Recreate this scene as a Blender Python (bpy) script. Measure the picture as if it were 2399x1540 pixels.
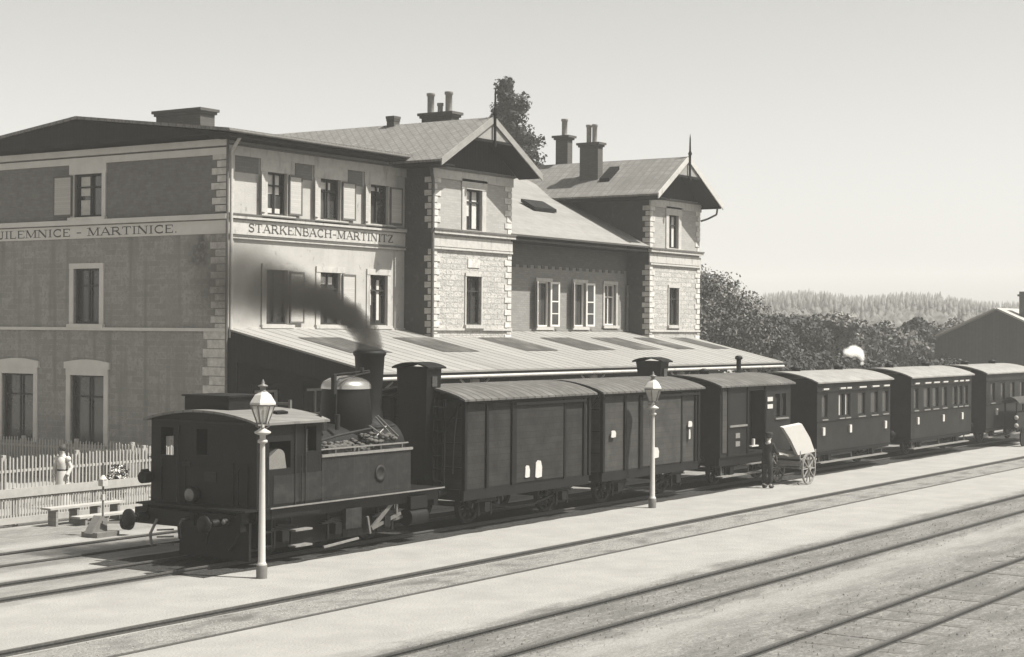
import bpy, math, random
from mathutils import Vector, Matrix
R = math.radians
rng = random.Random(7)
scene = bpy.context.scene
for o in list(bpy.data.objects): bpy.data.objects.remove(o)
col = scene.collection

# ------------------------------------------------------------------ camera
# world axes: x runs along the tracks, y runs away from the camera towards the station, z up
cam_data = bpy.data.cameras.new("camera")
cam = bpy.data.objects.new("camera", cam_data); col.objects.link(cam)
cam_data.sensor_width = 36.0
cam_data.lens = 3930.0 / 2398.0 * 36.0
cam_data.clip_start = 0.1; cam_data.clip_end = 4000
yaw, pitch, roll = R(33.985), R(.06), R(.396)
F = Vector((math.cos(yaw) * math.cos(pitch), math.sin(yaw) * math.cos(pitch), math.sin(pitch)))
Rt = Vector((math.sin(yaw), -math.cos(yaw), 0)); U = Rt.cross(F)
r_ = Rt * math.cos(roll) + U * math.sin(roll); u_ = -Rt * math.sin(roll) + U * math.cos(roll)
cam.matrix_world = Matrix(((r_.x, u_.x, -F.x, 0), (r_.y, u_.y, -F.y, 0), (r_.z, u_.z, -F.z, 5.0), (0, 0, 0, 1)))
scene.camera = cam

# ------------------------------------------------------------------ light
TO_SUN = Vector((.22, -.60, 1.0)).normalized()
world = bpy.data.worlds.new("World"); scene.world = world; world.use_nodes = True
wn = world.node_tree; wn.nodes.clear()
sky = wn.nodes.new('ShaderNodeTexSky'); sky.sky_type = 'NISHITA'; sky.sun_disc = False
sky.sun_elevation = math.asin(TO_SUN.z); sky.sun_rotation = math.atan2(TO_SUN.x, TO_SUN.y)
sky.altitude = 450; sky.air_density = 1.0; sky.dust_density = 3.0; sky.ozone_density = 1.0
bw = wn.nodes.new('ShaderNodeRGBToBW')
tint = wn.nodes.new('ShaderNodeMix'); tint.data_type = 'RGBA'; tint.blend_type = 'MULTIPLY'; tint.inputs[0].default_value = 1
tint.inputs[7].default_value = (1.0, .992, .955, 1)
bg = wn.nodes.new('ShaderNodeBackground'); bg.inputs[1].default_value = .094
wo = wn.nodes.new('ShaderNodeOutputWorld')
wn.links.new(sky.outputs[0], bw.inputs[0]); wn.links.new(bw.outputs[0], tint.inputs[6])
wn.links.new(tint.outputs[2], bg.inputs[0]); wn.links.new(bg.outputs[0], wo.inputs[0])
sd = bpy.data.lights.new("sun", 'SUN'); sd.energy = 5.0; sd.angle = R(.5); sd.color = (1, .975, .915)
sun = bpy.data.objects.new("sun", sd); col.objects.link(sun)
sun.rotation_euler = (-TO_SUN).to_track_quat('-Z', 'Y').to_euler()
scene.view_settings.view_transform = 'Standard'; scene.view_settings.look = 'None'
scene.view_settings.exposure = 1.05; scene.view_settings.gamma = 1.0
scene.cycles.volume_bounces = 2
scene.cycles.volume_step_rate = 2.0

# ------------------------------------------------------------------ materials
def W2(v): return (v, v * .965, v * .905, 1)
MATS = {}
def mat(name, v, var=.15, scale=3.0, rough=.85, bump=.0, bscale=None, metallic=0, detail=6, stretch=None, pattern=None, spec=.3, v2=None):
    """procedural grey-brown surface: base value v, low frequency variation var, optional pattern"""
    if name in MATS: return MATS[name]
    m = bpy.data.materials.new(name); m.use_nodes = True; nt = m.node_tree; N = nt.nodes; L = nt.links
    b = N['Principled BSDF']; b.inputs['Roughness'].default_value = rough; b.inputs['Metallic'].default_value = metallic
    b.inputs['Specular IOR Level'].default_value = spec
    geo = N.new('ShaderNodeNewGeometry'); mp = N.new('ShaderNodeMapping'); L.new(geo.outputs['Position'], mp.inputs[0])
    if stretch: mp.inputs['Scale'].default_value = stretch
    nz = N.new('ShaderNodeTexNoise'); nz.inputs['Scale'].default_value = scale; nz.inputs['Detail'].default_value = detail; nz.inputs['Roughness'].default_value = .65
    L.new(mp.outputs[0], nz.inputs[0])
    cr = N.new('ShaderNodeValToRGB'); cr.color_ramp.elements[0].position = .3; cr.color_ramp.elements[1].position = .7
    cr.color_ramp.elements[0].color = W2(v * (1 - var)); cr.color_ramp.elements[1].color = W2(min(.95, v * (1 + var)))
    L.new(nz.outputs[0], cr.inputs[0]); out = cr.outputs[0]
    def mul(a, fac_socket, colr):
        mx = N.new('ShaderNodeMix'); mx.data_type = 'RGBA'; L.new(fac_socket, mx.inputs[0]); L.new(a, mx.inputs[6])
        mx.inputs[7].default_value = colr; return mx.outputs[2]
    if pattern:
        out = pattern(N, L, geo, out, mul, v)
    L.new(out, b.inputs['Base Color'])
    if bump:
        n2 = N.new('ShaderNodeTexNoise'); n2.inputs['Scale'].default_value = bscale or scale * 6; n2.inputs['Detail'].default_value = 5
        L.new(mp.outputs[0], n2.inputs[0]); bp = N.new('ShaderNodeBump'); bp.inputs['Strength'].default_value = bump; bp.inputs['Distance'].default_value = .03
        L.new(n2.outputs[0], bp.inputs['Height']); L.new(bp.outputs[0], b.inputs['Normal'])
    if v < .12 and metallic == 0 and name not in ('window_glass', 'black_gloss'): b.inputs['Specular IOR Level'].default_value = .2 if name in ('soot_black', 'tank_plate') else .08
    MATS[name] = m; return m

def math_node(N, L, op, a, b=None, c=None):
    n = N.new('ShaderNodeMath'); n.operation = op
    for i, x in enumerate((a, b, c)):
        if x is None: continue
        if hasattr(x, 'is_linked') or hasattr(x, 'node'): L.new(x, n.inputs[i])
        else: n.inputs[i].default_value = x
    return n.outputs[0]
def lin(N, L, geo, cx, cy, cz):
    s = N.new('ShaderNodeVectorMath'); s.operation = 'DOT_PRODUCT'; L.new(geo.outputs['Position'], s.inputs[0])
    s.inputs[1].default_value = (cx, cy, cz); return s.outputs['Value']
def line_pattern(vec, spacing, width, dark):
    """thin dark joints every `spacing` metres along vec (plank seams, slate courses)"""
    def f(N, L, geo, out, mul, v):
        d = lin(N, L, geo, *vec); a = math_node(N, L, 'DIVIDE', d, spacing); fr = math_node(N, L, 'FRACT', a)
        k = math_node(N, L, 'LESS_THAN', fr, width)
        cell = math_node(N, L, 'FLOOR', a); wn_ = N.new('ShaderNodeTexWhiteNoise'); wn_.noise_dimensions = '1D'; L.new(cell, wn_.inputs['W'])
        tone = math_node(N, L, 'MULTIPLY', wn_.outputs[0], .35)
        o = mul(out, tone, W2(v * .55))
        return mul(o, k, W2(v * dark))
    return f
def brick_pattern(axis, w, h, dark, light=1.1, mortar=.012):
    def f(N, L, geo, out, mul, v):
        a = lin(N, L, geo, *axis); z = lin(N, L, geo, 0, 0, 1)
        cb = N.new('ShaderNodeCombineXYZ'); L.new(a, cb.inputs[0]); L.new(z, cb.inputs[1])
        br = N.new('ShaderNodeTexBrick'); L.new(cb.outputs[0], br.inputs[0]); br.inputs['Scale'].default_value = 1
        br.inputs['Brick Width'].default_value = w; br.inputs['Row Height'].default_value = h; br.inputs['Mortar Size'].default_value = mortar
        br.inputs['Color1'].default_value = W2(v * .8); br.inputs['Color2'].default_value = W2(min(.95, v * light)); br.inputs['Mortar'].default_value = W2(v * dark)
        mx = N.new('ShaderNodeMix'); mx.data_type = 'RGBA'; mx.inputs[0].default_value = .65; L.new(out, mx.inputs[6]); L.new(br.outputs[0], mx.inputs[7])
        return mx.outputs[2]
    return f
def slate_pattern(ax, ay, size, dark):
    """diamond slates: two crossing sets of seams"""
    def f(N, L, geo, out, mul, v):
        o = out
        for sgn in (1, -1):
            d = lin(N, L, geo, ax[0] + sgn * ay[0], ax[1] + sgn * ay[1], ax[2] + sgn * ay[2])
            a = math_node(N, L, 'DIVIDE', d, size); fr = math_node(N, L, 'FRACT', a); k = math_node(N, L, 'LESS_THAN', fr, .16)
            k = math_node(N, L, 'MULTIPLY', k, .75)
            o = mul(o, k, W2(v * dark))
        return o
    return f
def patch_pattern(scale, lo, hi, val, stretch=(1, 1, 1), detail=4):
    def f(N, L, geo, out, mul, v):
        mp = N.new('ShaderNodeMapping'); mp.inputs['Scale'].default_value = stretch; L.new(geo.outputs['Position'], mp.inputs[0])
        n = N.new('ShaderNodeTexNoise'); n.inputs['Scale'].default_value = scale; n.inputs['Detail'].default_value = detail; L.new(mp.outputs[0], n.inputs[0])
        r = N.new('ShaderNodeMapRange'); r.inputs[1].default_value = lo; r.inputs[2].default_value = hi; L.new(n.outputs[0], r.inputs[0])
        return mul(out, r.outputs[0], W2(val))
    return f
def both(*fs):
    def f(N, L, geo, out, mul, v):
        for q in fs: out = q(N, L, geo, out, mul, v)
        return out
    return f

def ground_zones(N, L, geo, out, mul, v):
    """worn strips of darker gravel along the tracks, with soft ragged borders, over the packed sand"""
    sp = N.new('ShaderNodeSeparateXYZ'); L.new(geo.outputs['Position'], sp.inputs[0]); y = sp.outputs[1]
    def noise(scale, st, det=6):
        mp = N.new('ShaderNodeMapping'); mp.inputs['Scale'].default_value = st; L.new(geo.outputs['Position'], mp.inputs[0])
        n = N.new('ShaderNodeTexNoise'); n.inputs['Scale'].default_value = scale; n.inputs['Detail'].default_value = det; n.inputs['Roughness'].default_value = .7; L.new(mp.outputs[0], n.inputs[0]); return n.outputs[0]
    e = noise(1.3, (.35, 1, 1)); yy = math_node(N, L, 'ADD', y, math_node(N, L, 'MULTIPLY', math_node(N, L, 'SUBTRACT', e, .5), 1.6))
    def band(a, b, soft):
        r1 = N.new('ShaderNodeMapRange'); r1.interpolation_type = 'SMOOTHSTEP'; r1.inputs[1].default_value = a - soft; r1.inputs[2].default_value = a + soft; L.new(yy, r1.inputs[0])
        r2 = N.new('ShaderNodeMapRange'); r2.interpolation_type = 'SMOOTHSTEP'; r2.inputs[1].default_value = b + soft; r2.inputs[2].default_value = b - soft; L.new(yy, r2.inputs[0])
        return math_node(N, L, 'MULTIPLY', r1.outputs[0], r2.outputs[0])
    fine = noise(7, (.8, 1.4, 1), 10); f1 = N.new('ShaderNodeMapRange'); f1.inputs[1].default_value = .30; f1.inputs[2].default_value = .56; L.new(fine, f1.inputs[0])
    grass = noise(1.6, (.28, 1.1, 1), 8); g1 = N.new('ShaderNodeMapRange'); g1.inputs[1].default_value = .45; g1.inputs[2].default_value = .58; L.new(grass, g1.inputs[0])
    o = out
    for a, b, soft, k, tone in ((13.9, 16.3, .35, .9, .55), (-30, 13.1, 1.2, .85, .56), (24.3, 26.6, .25, .5, .6), (31.0, 33.6, .4, .6, .6), (27.5, 30.2, .4, .7, .6)):
        m_ = band(a, b, soft); o = mul(o, math_node(N, L, 'MULTIPLY', math_node(N, L, 'MULTIPLY', m_, f1.outputs[0]), k), W2(v * tone * .8))
        o = mul(o, math_node(N, L, 'MULTIPLY', math_node(N, L, 'MULTIPLY', m_, g1.outputs[0]), k * .75), W2(v * tone * .55))
        if a in (-30, 13.9):
            c = noise(15, (.7, 1.3, 1), 6); c1 = N.new('ShaderNodeMapRange'); c1.inputs[1].default_value = .5; c1.inputs[2].default_value = .62; L.new(c, c1.inputs[0]); o = mul(o, math_node(N, L, 'MULTIPLY', math_node(N, L, 'MULTIPLY', m_, c1.outputs[0]), .75), W2(v * .3))
    g = noise(42, (1, 1, 1), 3); g2 = N.new('ShaderNodeMapRange'); g2.inputs[1].default_value = .52; g2.inputs[2].default_value = .75; L.new(g, g2.inputs[0])
    return mul(o, math_node(N, L, 'MULTIPLY', g2.outputs[0], .45), W2(v * .45))
M_sand = mat('packed_sand', 0.219, .12, .9, .95, bump=.7, bscale=20, pattern=ground_zones)
M_ballast = mat('gravel_ballast', 0.178, .35, 16, .95, bump=1.0, bscale=30, pattern=both(patch_pattern(1.6, .48, .68, 0.091, (.6, 1.2, 1), 8), patch_pattern(22, .6, .66, 0.070)))
M_weeds = mat('weedy_gravel', 0.134, .35, 9, .95, bump=1.0, bscale=22, pattern=both(patch_pattern(1.1, .50, .62, 0.053, (.45, 1.3, 1), 9), patch_pattern(24, .58, .66, 0.040)))
M_trainshade = mat('train_shade_bed', 0.031, .4, 8, .95, bump=1.0, bscale=30, pattern=patch_pattern(14, .62, .7, 0.072))  # dark tone carries the shade under and beside the train
M_rail = mat('rail_rust', .07, .3, 20, .6, metallic=.2)
M_sleeper = mat('timber_sleeper', 0.112, .3, 8, .9, bump=.5)
M_plast = mat('pale_render', 0.320, .10, 1.4, .9, bump=.25, bscale=30, pattern=both(patch_pattern(.5, .55, .85, 0.259, (1, 1, .4)), patch_pattern(3.2, .60, .85, 0.211, (1, 1, .07), 6), patch_pattern(6, .62, .72, 0.198, (1, 1, .5), 6)))
def stain(cy, cz, ry, rz, val):
    def f(N, L, geo, out, mul, v):
        sp = N.new('ShaderNodeSeparateXYZ'); L.new(geo.outputs['Position'], sp.inputs[0])
        a = math_node(N, L, 'POWER', math_node(N, L, 'ABSOLUTE', math_node(N, L, 'DIVIDE', math_node(N, L, 'SUBTRACT', sp.outputs[1], cy), ry)), 2)
        b = math_node(N, L, 'POWER', math_node(N, L, 'ABSOLUTE', math_node(N, L, 'DIVIDE', math_node(N, L, 'SUBTRACT', sp.outputs[2], cz), rz)), 2)
        n = N.new('ShaderNodeTexNoise'); n.inputs['Scale'].default_value = 5; n.inputs['Detail'].default_value = 6; L.new(geo.outputs['Position'], n.inputs[0])
        d = math_node(N, L, 'ADD', math_node(N, L, 'ADD', a, b), math_node(N, L, 'MULTIPLY', n.outputs[0], 1.6))
        r = N.new('ShaderNodeMapRange'); r.inputs[1].default_value = 1.9; r.inputs[2].default_value = 1.0; L.new(d, r.inputs[0])
        return mul(out, r.outputs[0], W2(val))
    return f
M_endp = mat('rough_grey_render', 0.219, .30, 5, .95, bump=.6, bscale=22, pattern=both(brick_pattern((0, 1, 0), .52, .2, 1.25, 1.25, .014), patch_pattern(3.0, .5, .72, 0.136, (1, 1, .08), 6), stain(38.35, 7.5, .62, .62, .07), patch_pattern(1.3, .5, .75, 0.194, (1, 1, .6), 8), patch_pattern(9, .50, .66, 0.178)))
M_endbrick = mat('dull_brick', 0.130, .35, 5, .95, bump=.3, pattern=brick_pattern((0, 1, 0), .27, .085, .9))
M_bandbrick = mat('frieze_brick', 0.125, .15, 3, .9, pattern=brick_pattern((1, 0, 0), .27, .085, .8))
M_wingup = mat('wing_upper_brick', 0.279, .1, 3, .9, pattern=brick_pattern((1, 0, 0), .27, .085, .85))
M_stone = mat('coursed_stone', 0.336, .34, 5, .9, bump=.9, bscale=16, pattern=both(brick_pattern((1, .3, 0), .47, .2, .6, 1.2, .02), patch_pattern(7, .52, .66, 0.202, (1, 1, 1.6), 6)))
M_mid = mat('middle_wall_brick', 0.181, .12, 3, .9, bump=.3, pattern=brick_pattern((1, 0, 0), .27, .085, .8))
M_sideshade = mat('wing_side_shaded_render', 0.053, .15, 2, .95, bump=.4, pattern=patch_pattern(5, .6, .75, 0.083))  # shade on the wing sides put into a darker wall colour
M_trim = mat('stone_trim', 0.351, .12, 6, .8, bump=.15, bscale=20, pattern=patch_pattern(5, .55, .75, 0.218, (1, 1, .25), 6))
M_trimend = mat('end_wall_trim', 0.480, .08, 2, .85, bump=.15, bscale=20)
M_quoin = mat('quoin_stone', 0.415, .28, 4.5, .9, bump=.4)
M_slate = mat('roof_slate', 0.138, .3, 3.5, .8, pattern=slate_pattern((0, .5, 0), (.45, 0, .2), .17, .6))
M_slate2 = mat('roof_slate_wing', 0.143, .3, 3.5, .8, pattern=both(line_pattern((0, 1, 0), .34, .12, .62), line_pattern((.5, 0, .25), .22, .14, .7)))
M_midroof = mat('middle_roof', 0.174, .16, 2.0, .8, pattern=line_pattern((0, .9, .4), .3, .08, .82))
M_canopy = mat('canopy_sheet', 0.213, .06, 1.5, .7, pattern=both(patch_pattern(.9, .60, .80, 0.092, (1.0, .16, .1), 7), line_pattern((1, 0, 0), .62, .03, .85)))
M_rlight = mat('dusty_roof_glass', .05, .35, 2.2, .8, pattern=both(line_pattern((1, 0, 0), .3, .12, 2.0), patch_pattern(1.6, .5, .7, .11, (1, .5, .5), 7)))
M_eaveshade = mat('middle_eave_shade_brick', .10, .2, 3, .9, pattern=brick_pattern((1, 0, 0), .27, .085, .8))  # middle wall brick, darkened to carry the eave shade
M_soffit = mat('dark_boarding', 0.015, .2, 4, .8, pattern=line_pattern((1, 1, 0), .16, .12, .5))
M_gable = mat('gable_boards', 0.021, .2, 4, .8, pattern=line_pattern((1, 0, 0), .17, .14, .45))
M_barge = mat('bargeboard', 0.204, .15, 4, .8)
M_chim = mat('sooty_brick', 0.080, .22, 5, .9, pattern=brick_pattern((.7, .7, 0), .26, .08, .7))
M_pot = mat('clay_pipe', 0.210, .2, 8, .8)
M_glass = mat('window_glass', .035, .3, 1.5, .12, spec=.8)
M_curt = mat('lace_curtain', 0.440, .15, 6, .9)
M_wfr = mat('window_paint_dark', 0.033, .15, 9, .6)
M_wfrw = mat('window_paint_white', 0.560, .06, 9, .6)
M_shut = mat('shutter_paint', 0.363, .06, 9, .7, pattern=line_pattern((0, 0, 1), .07, .25, .82))
M_shutd = mat('shutter_edge', .10, .1, 9, .7)
M_pipe = mat('downpipe_metal', 0.102, .2, 9, .5)
M_letter = mat('letter_paint', .07, .15, 12, .8)
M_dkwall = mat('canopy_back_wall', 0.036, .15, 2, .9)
M_black = mat('soot_black', 0.005, .35, 5, .55, bump=.2, spec=.35)
M_blackg = mat('black_gloss', 0.015, .3, 6, .25, spec=.6)
M_tank = mat('tank_plate', 0.014, .35, 3, .6, bump=.25, bscale=8, pattern=both(patch_pattern(3, .5, .7, 0.026, (1, 1, 2.2)), line_pattern((1, 0, 0), .52, .03, 1.7)))
M_roofl = mat('engine_roof', 0.145, .12, 4, .7, pattern=line_pattern((.3, 1, 0), .3, .2, .7))
M_dome = mat('polished_dome', .42, .1, 5, .22, metallic=.85)
M_steel = mat('bright_steel', 0.135, .15, 9, .4, metallic=.4)
M_edge = mat('worn_edge', 0.147, .2, 12, .6)
M_plank = mat('wagon_planks', 0.026, .38, 1.8, .75, bump=.2, pattern=line_pattern((0, 0, 1), .17, .06, .55))
M_plank2 = mat('wagon_planks_pale', 0.046, .38, 1.8, .75, bump=.2, pattern=line_pattern((0, 0, 1), .17, .06, .6))
M_post = mat('wagon_ironwork', 0.010, .2, 6, .6)
M_wroof = mat('wagon_roof_canvas', 0.094, .35, 2.5, .8, pattern=line_pattern((1, 0, 0), .33, .22, .55))
M_croof = mat('coach_roof_canvas', 0.177, .22, 2.5, .8)
M_coach = mat('coach_panels', 0.017, .35, 2.2, .5, pattern=line_pattern((1, 0, 0), .62, .02, .6))
M_paper = mat('paper_label', 0.392, .1, 9, .9)
M_lampw = mat('lamp_white_paint', 0.373, .06, 9, .5)
M_lampg = mat('lamp_iron', .13, .15, 9, .5)
M_fence = mat('fence_whitewash', 0.280, .12, 6, .9)
M_cloth = mat('white_canvas', 0.356, .04, 6, .9)
M_dress = mat('pale_cotton', 0.406, .06, 12, .9)
M_dark = mat('dark_cloth', 0.030, .2, 12, .9)
M_skin = mat('skin', .42, .05, 12, .7)
M_hair = mat('hair', .05, .2, 20, .6)
M_wood = mat('weathered_wood', 0.204, .2, 8, .85, pattern=line_pattern((0, 0, 1), .11, .1, .6))
M_woodd = mat('barn_boards', 0.046, .2, 3, .9, pattern=line_pattern((0, 1, 0), .25, .1, .6))
M_barnroof = mat('barn_roof', 0.269, .1, 3, .9)
M_bark = mat('bark', .09, .3, 8, .95, bump=.6)
M_grass = mat('dry_grass', 0.199, .3, 14, .95)
M_bloom = mat('white_blossom', 0.490, .2, 14, .9)
def glassy(name):
    m = bpy.data.materials.new(name); m.use_nodes = True; b = m.node_tree.nodes['Principled BSDF']
    nz = m.node_tree.nodes.new('ShaderNodeTexNoise'); nz.inputs['Scale'].default_value = 12
    cr = m.node_tree.nodes.new('ShaderNodeValToRGB'); cr.color_ramp.elements[0].color = (.55, .54, .5, 1); cr.color_ramp.elements[1].color = (.85, .83, .78, 1)
    m.node_tree.links.new(nz.outputs[0], cr.inputs[0]); m.node_tree.links.new(cr.outputs[0], b.inputs['Base Color'])
    b.inputs['Transmission Weight'].default_value = .0; b.inputs['Alpha'].default_value = .42; b.inputs['Roughness'].default_value = .3
    return m
M_lglass = glassy('lamp_glass')
def leafmat(name, v, var=.35):
    m = bpy.data.materials.new(name); m.use_nodes = True; nt = m.node_tree; N = nt.nodes; L = nt.links; b = N['Principled BSDF']
    geo = N.new('ShaderNodeNewGeometry'); cr = N.new('ShaderNodeValToRGB')
    cr.color_ramp.elements[0].color = W2(v * (1 - var)); cr.color_ramp.elements[1].color = W2(v * (1 + var))
    L.new(geo.outputs['Random Per Island'], cr.inputs[0])
    n = N.new('ShaderNodeTexNoise'); n.inputs['Scale'].default_value = .9; n.inputs['Detail'].default_value = 3; L.new(geo.outputs['Position'], n.inputs[0])
    c2 = N.new('ShaderNodeValToRGB'); c2.color_ramp.elements[0].position = .38; c2.color_ramp.elements[1].position = .62; c2.color_ramp.elements[0].color = (.45, .45, .45, 1); c2.color_ramp.elements[1].color = (1.7, 1.7, 1.7, 1) if v < .1 else (1.2, 1.2, 1.2, 1); L.new(n.outputs[0], c2.inputs[0])
    mx = N.new('ShaderNodeMix'); mx.data_type = 'RGBA'; mx.blend_type = 'MULTIPLY'; mx.inputs[0].default_value = 1; L.new(cr.outputs[0], mx.inputs[6]); L.new(c2.outputs[0], mx.inputs[7]); L.new(mx.outputs[2], b.inputs['Base Color']); b.inputs['Roughness'].default_value = .7
    b.inputs['Specular IOR Level'].default_value = .2
    return m
M_leafd = leafmat('foliage_dark', .03); M_leafm = leafmat('foliage_mid', .06); M_leafl = leafmat('foliage_pale', .095); M_leaff = leafmat('foliage_far', .055, .15)

# ------------------------------------------------------------------ mesh helpers
OFF = {}
class MB:
    def __init__(s): s.v = []; s.f = []; s.sm = []
    def add(s, vs, fs, smooth=False):
        o = len(s.v); s.v += [tuple(a) for a in vs]; s.f += [tuple(i + o for i in q) for q in fs]; s.sm += [smooth] * len(fs); return s
    def box(s, x0, x1, y0, y1, z0, z1):
        v = [(x0, y0, z0), (x1, y0, z0), (x1, y1, z0), (x0, y1, z0), (x0, y0, z1), (x1, y0, z1), (x1, y1, z1), (x0, y1, z1)]
        return s.add(v, [(3, 2, 1, 0), (4, 5, 6, 7), (0, 1, 5, 4), (1, 2, 6, 5), (2, 3, 7, 6), (3, 0, 4, 7)])
    def beam(s, a, b, w, h, up=(0, 0, 1)):
        a = Vector(a); b = Vector(b); d = (b - a).normalized(); r = d.cross(Vector(up))
        if r.length < 1e-4: r = d.cross(Vector((1, 0, 0)))
        r.normalize(); u = r.cross(d); r *= w / 2; u *= h / 2
        v = [a - r - u, a + r - u, a + r + u, a - r + u, b - r - u, b + r - u, b + r + u, b - r + u]
        return s.add(v, [(0, 1, 2, 3), (7, 6, 5, 4), (0, 4, 5, 1), (1, 5, 6, 2), (2, 6, 7, 3), (3, 7, 4, 0)])
    def tube(s, a, b, r0, r1=None, n=12, caps=True):
        r1 = r0 if r1 is None else r1; a = Vector(a); b = Vector(b); d = (b - a).normalized()
        t = Vector((1, 0, 0)) if abs(d.x) < .9 else Vector((0, 1, 0)); x = d.cross(t).normalized(); y = d.cross(x)
        v = []
        for c, r in ((a, r0), (b, r1)):
            v += [c + (x * math.cos(2 * math.pi * i / n) + y * math.sin(2 * math.pi * i / n)) * r for i in range(n)]
        s.add(v, [(i, (i + 1) % n, n + (i + 1) % n, n + i) for i in range(n)], True)
        if caps: s.add(v, [tuple(range(n))[::-1], tuple(range(n, 2 * n))])
        return s
    def path(s, pts, r, n=8):
        for a, b in zip(pts, pts[1:]): s.tube(a, b, r, n=n)
        return s
    def lathe(s, c, prof, n=20, axis='z', smooth=True):
        v = []; m = len(prof)
        for r, z in prof:
            for i in range(n):
                t = 2 * math.pi * (i + .5) / n; a, b = math.cos(t) * r, math.sin(t) * r
                if axis == 'z': v.append((c[0] + a, c[1] + b, c[2] + z))
                elif axis == 'y': v.append((c[0] + a, c[1] + z, c[2] + b))
                else: v.append((c[0] + z, c[1] + a, c[2] + b))
        f = [(k * n + i, k * n + (i + 1) % n, (k + 1) * n + (i + 1) % n, (k + 1) * n + i) for k in range(m - 1) for i in range(n)]
        s.add(v, f, smooth)
        s.add(v, [tuple(range(n))[::-1], tuple(range((m - 1) * n, m * n))]); return s
    def prism(s, pts, vec):
        n = len(pts); vec = Vector(vec); v = [Vector(p) for p in pts] + [Vector(p) + vec for p in pts]
        return s.add(v, [tuple(range(n))[::-1], tuple(range(n, 2 * n))] + [(i, (i + 1) % n, n + (i + 1) % n, n + i) for i in range(n)])
    def sph(s, c, r, n=12, sc=(1, 1, 1)):
        m = n // 2; v = []; 
        for k in range(m + 1):
            a = math.pi * k / m
            for i in range(n):
                t = 2 * math.pi * i / n; v.append((c[0] + r * sc[0] * math.sin(a) * math.cos(t), c[1] + r * sc[1] * math.sin(a) * math.sin(t), c[2] + r * sc[2] * math.cos(a)))
        return s.add(v, [(k * n + i, k * n + (i + 1) % n, (k + 1) * n + (i + 1) % n, (k + 1) * n + i) for k in range(m) for i in range(n)], True)
    def build(s, name, m, parent=None):
        off = Vector(OFF.get(parent.name, (0, 0, 0))) if parent else Vector((0, 0, 0))
        me = bpy.data.meshes.new(name)
        me.from_pydata([(x - off.x, y - off.y, z - off.z) for x, y, z in s.v], [], s.f); me.polygons.foreach_set('use_smooth', s.sm); me.update()
        me.materials.append(m); o = bpy.data.objects.new(name, me); col.objects.link(o)
        if parent: o.parent = parent; OFF[o.name] = tuple(off)
        return o
def thing(name, loc, label, cat, group=None):
    o = bpy.data.objects.new(name, None); col.objects.link(o); o.location = loc; o.empty_display_size = .3
    o['label'] = label; o['category'] = cat
    if group: o['group'] = group
    OFF[o.name] = tuple(loc); return o
def tag(o, label, cat, group=None, kind=None):
    if label: o['label'] = label
    if cat: o['category'] = cat
    if group: o['group'] = group
    if kind: o['kind'] = kind
    return o
def copy_tree(o, parent=None):
    c = o.copy(); col.objects.link(c); c.parent = parent
    for ch in list(o.children):
        copy_tree(ch, c)
    return c
B = lambda *a: MB().box(*a)

# ------------------------------------------------------------------ ground
g = MB(); nx, ny = 90, 60
def gx(i): t = i / nx; return -60 + 260 * t if t < .8 else 148 + (t - .8) / .2 * 620
def gy(j): t = j / ny; return -60 + 160 * t if t < .8 else 68 + (t - .8) / .2 * 480
vs = [(gx(i), gy(j), 0) for j in range(ny + 1) for i in range(nx + 1)]
g.add(vs, [(j * (nx + 1) + i, j * (nx + 1) + i + 1, (j + 1) * (nx + 1) + i + 1, (j + 1) * (nx + 1) + i) for j in range(ny) for i in range(nx)])
tag(g.build('ground', M_sand), 'pale packed sand of the station yard between the tracks', 'ground', kind='structure')

def ragged_strip(name, x0, x1, y0, y1, z, m, amp, step, label, crown=0.0):
    """a strip of gravel with uneven edges and a slightly heaped cross-section"""
    r = random.Random(hash(name) % 999 + int(y0 * 10)); s = MB(); vs = []; n = int((x1 - x0) / step); K = 6
    n = max(2, n)
    for i in range(n + 1):
        x = x0 + (x1 - x0) * i / n; a = y0 + r.uniform(-amp, amp); b = y1 + r.uniform(-amp, amp)
        for k in range(K + 1):
            t = k / K; vs.append((x, a + (b - a) * t, z + crown * math.sin(math.pi * t) * r.uniform(.7, 1.2)))
    s.add(vs, [(i * (K + 1) + k, (i + 1) * (K + 1) + k, (i + 1) * (K + 1) + k + 1, i * (K + 1) + k + 1) for i in range(n) for k in range(K)])
    return tag(s.build(name, m), label, 'track bed', kind='structure')
ragged_strip('trackbed', -20, 160, 19.28, 20.47, .006, M_ballast, .04, .5, 'grey gravel infill between the rails of the track beside the lamps', .01)
ragged_strip('trackbed', 24.4, 112, 23.85, 27.2, .010, M_trainshade, .05, .4, 'track bed under the standing train, coloured dark for the shade of the train', .0)  # shade of the train painted as a dark strip of track bed

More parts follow.
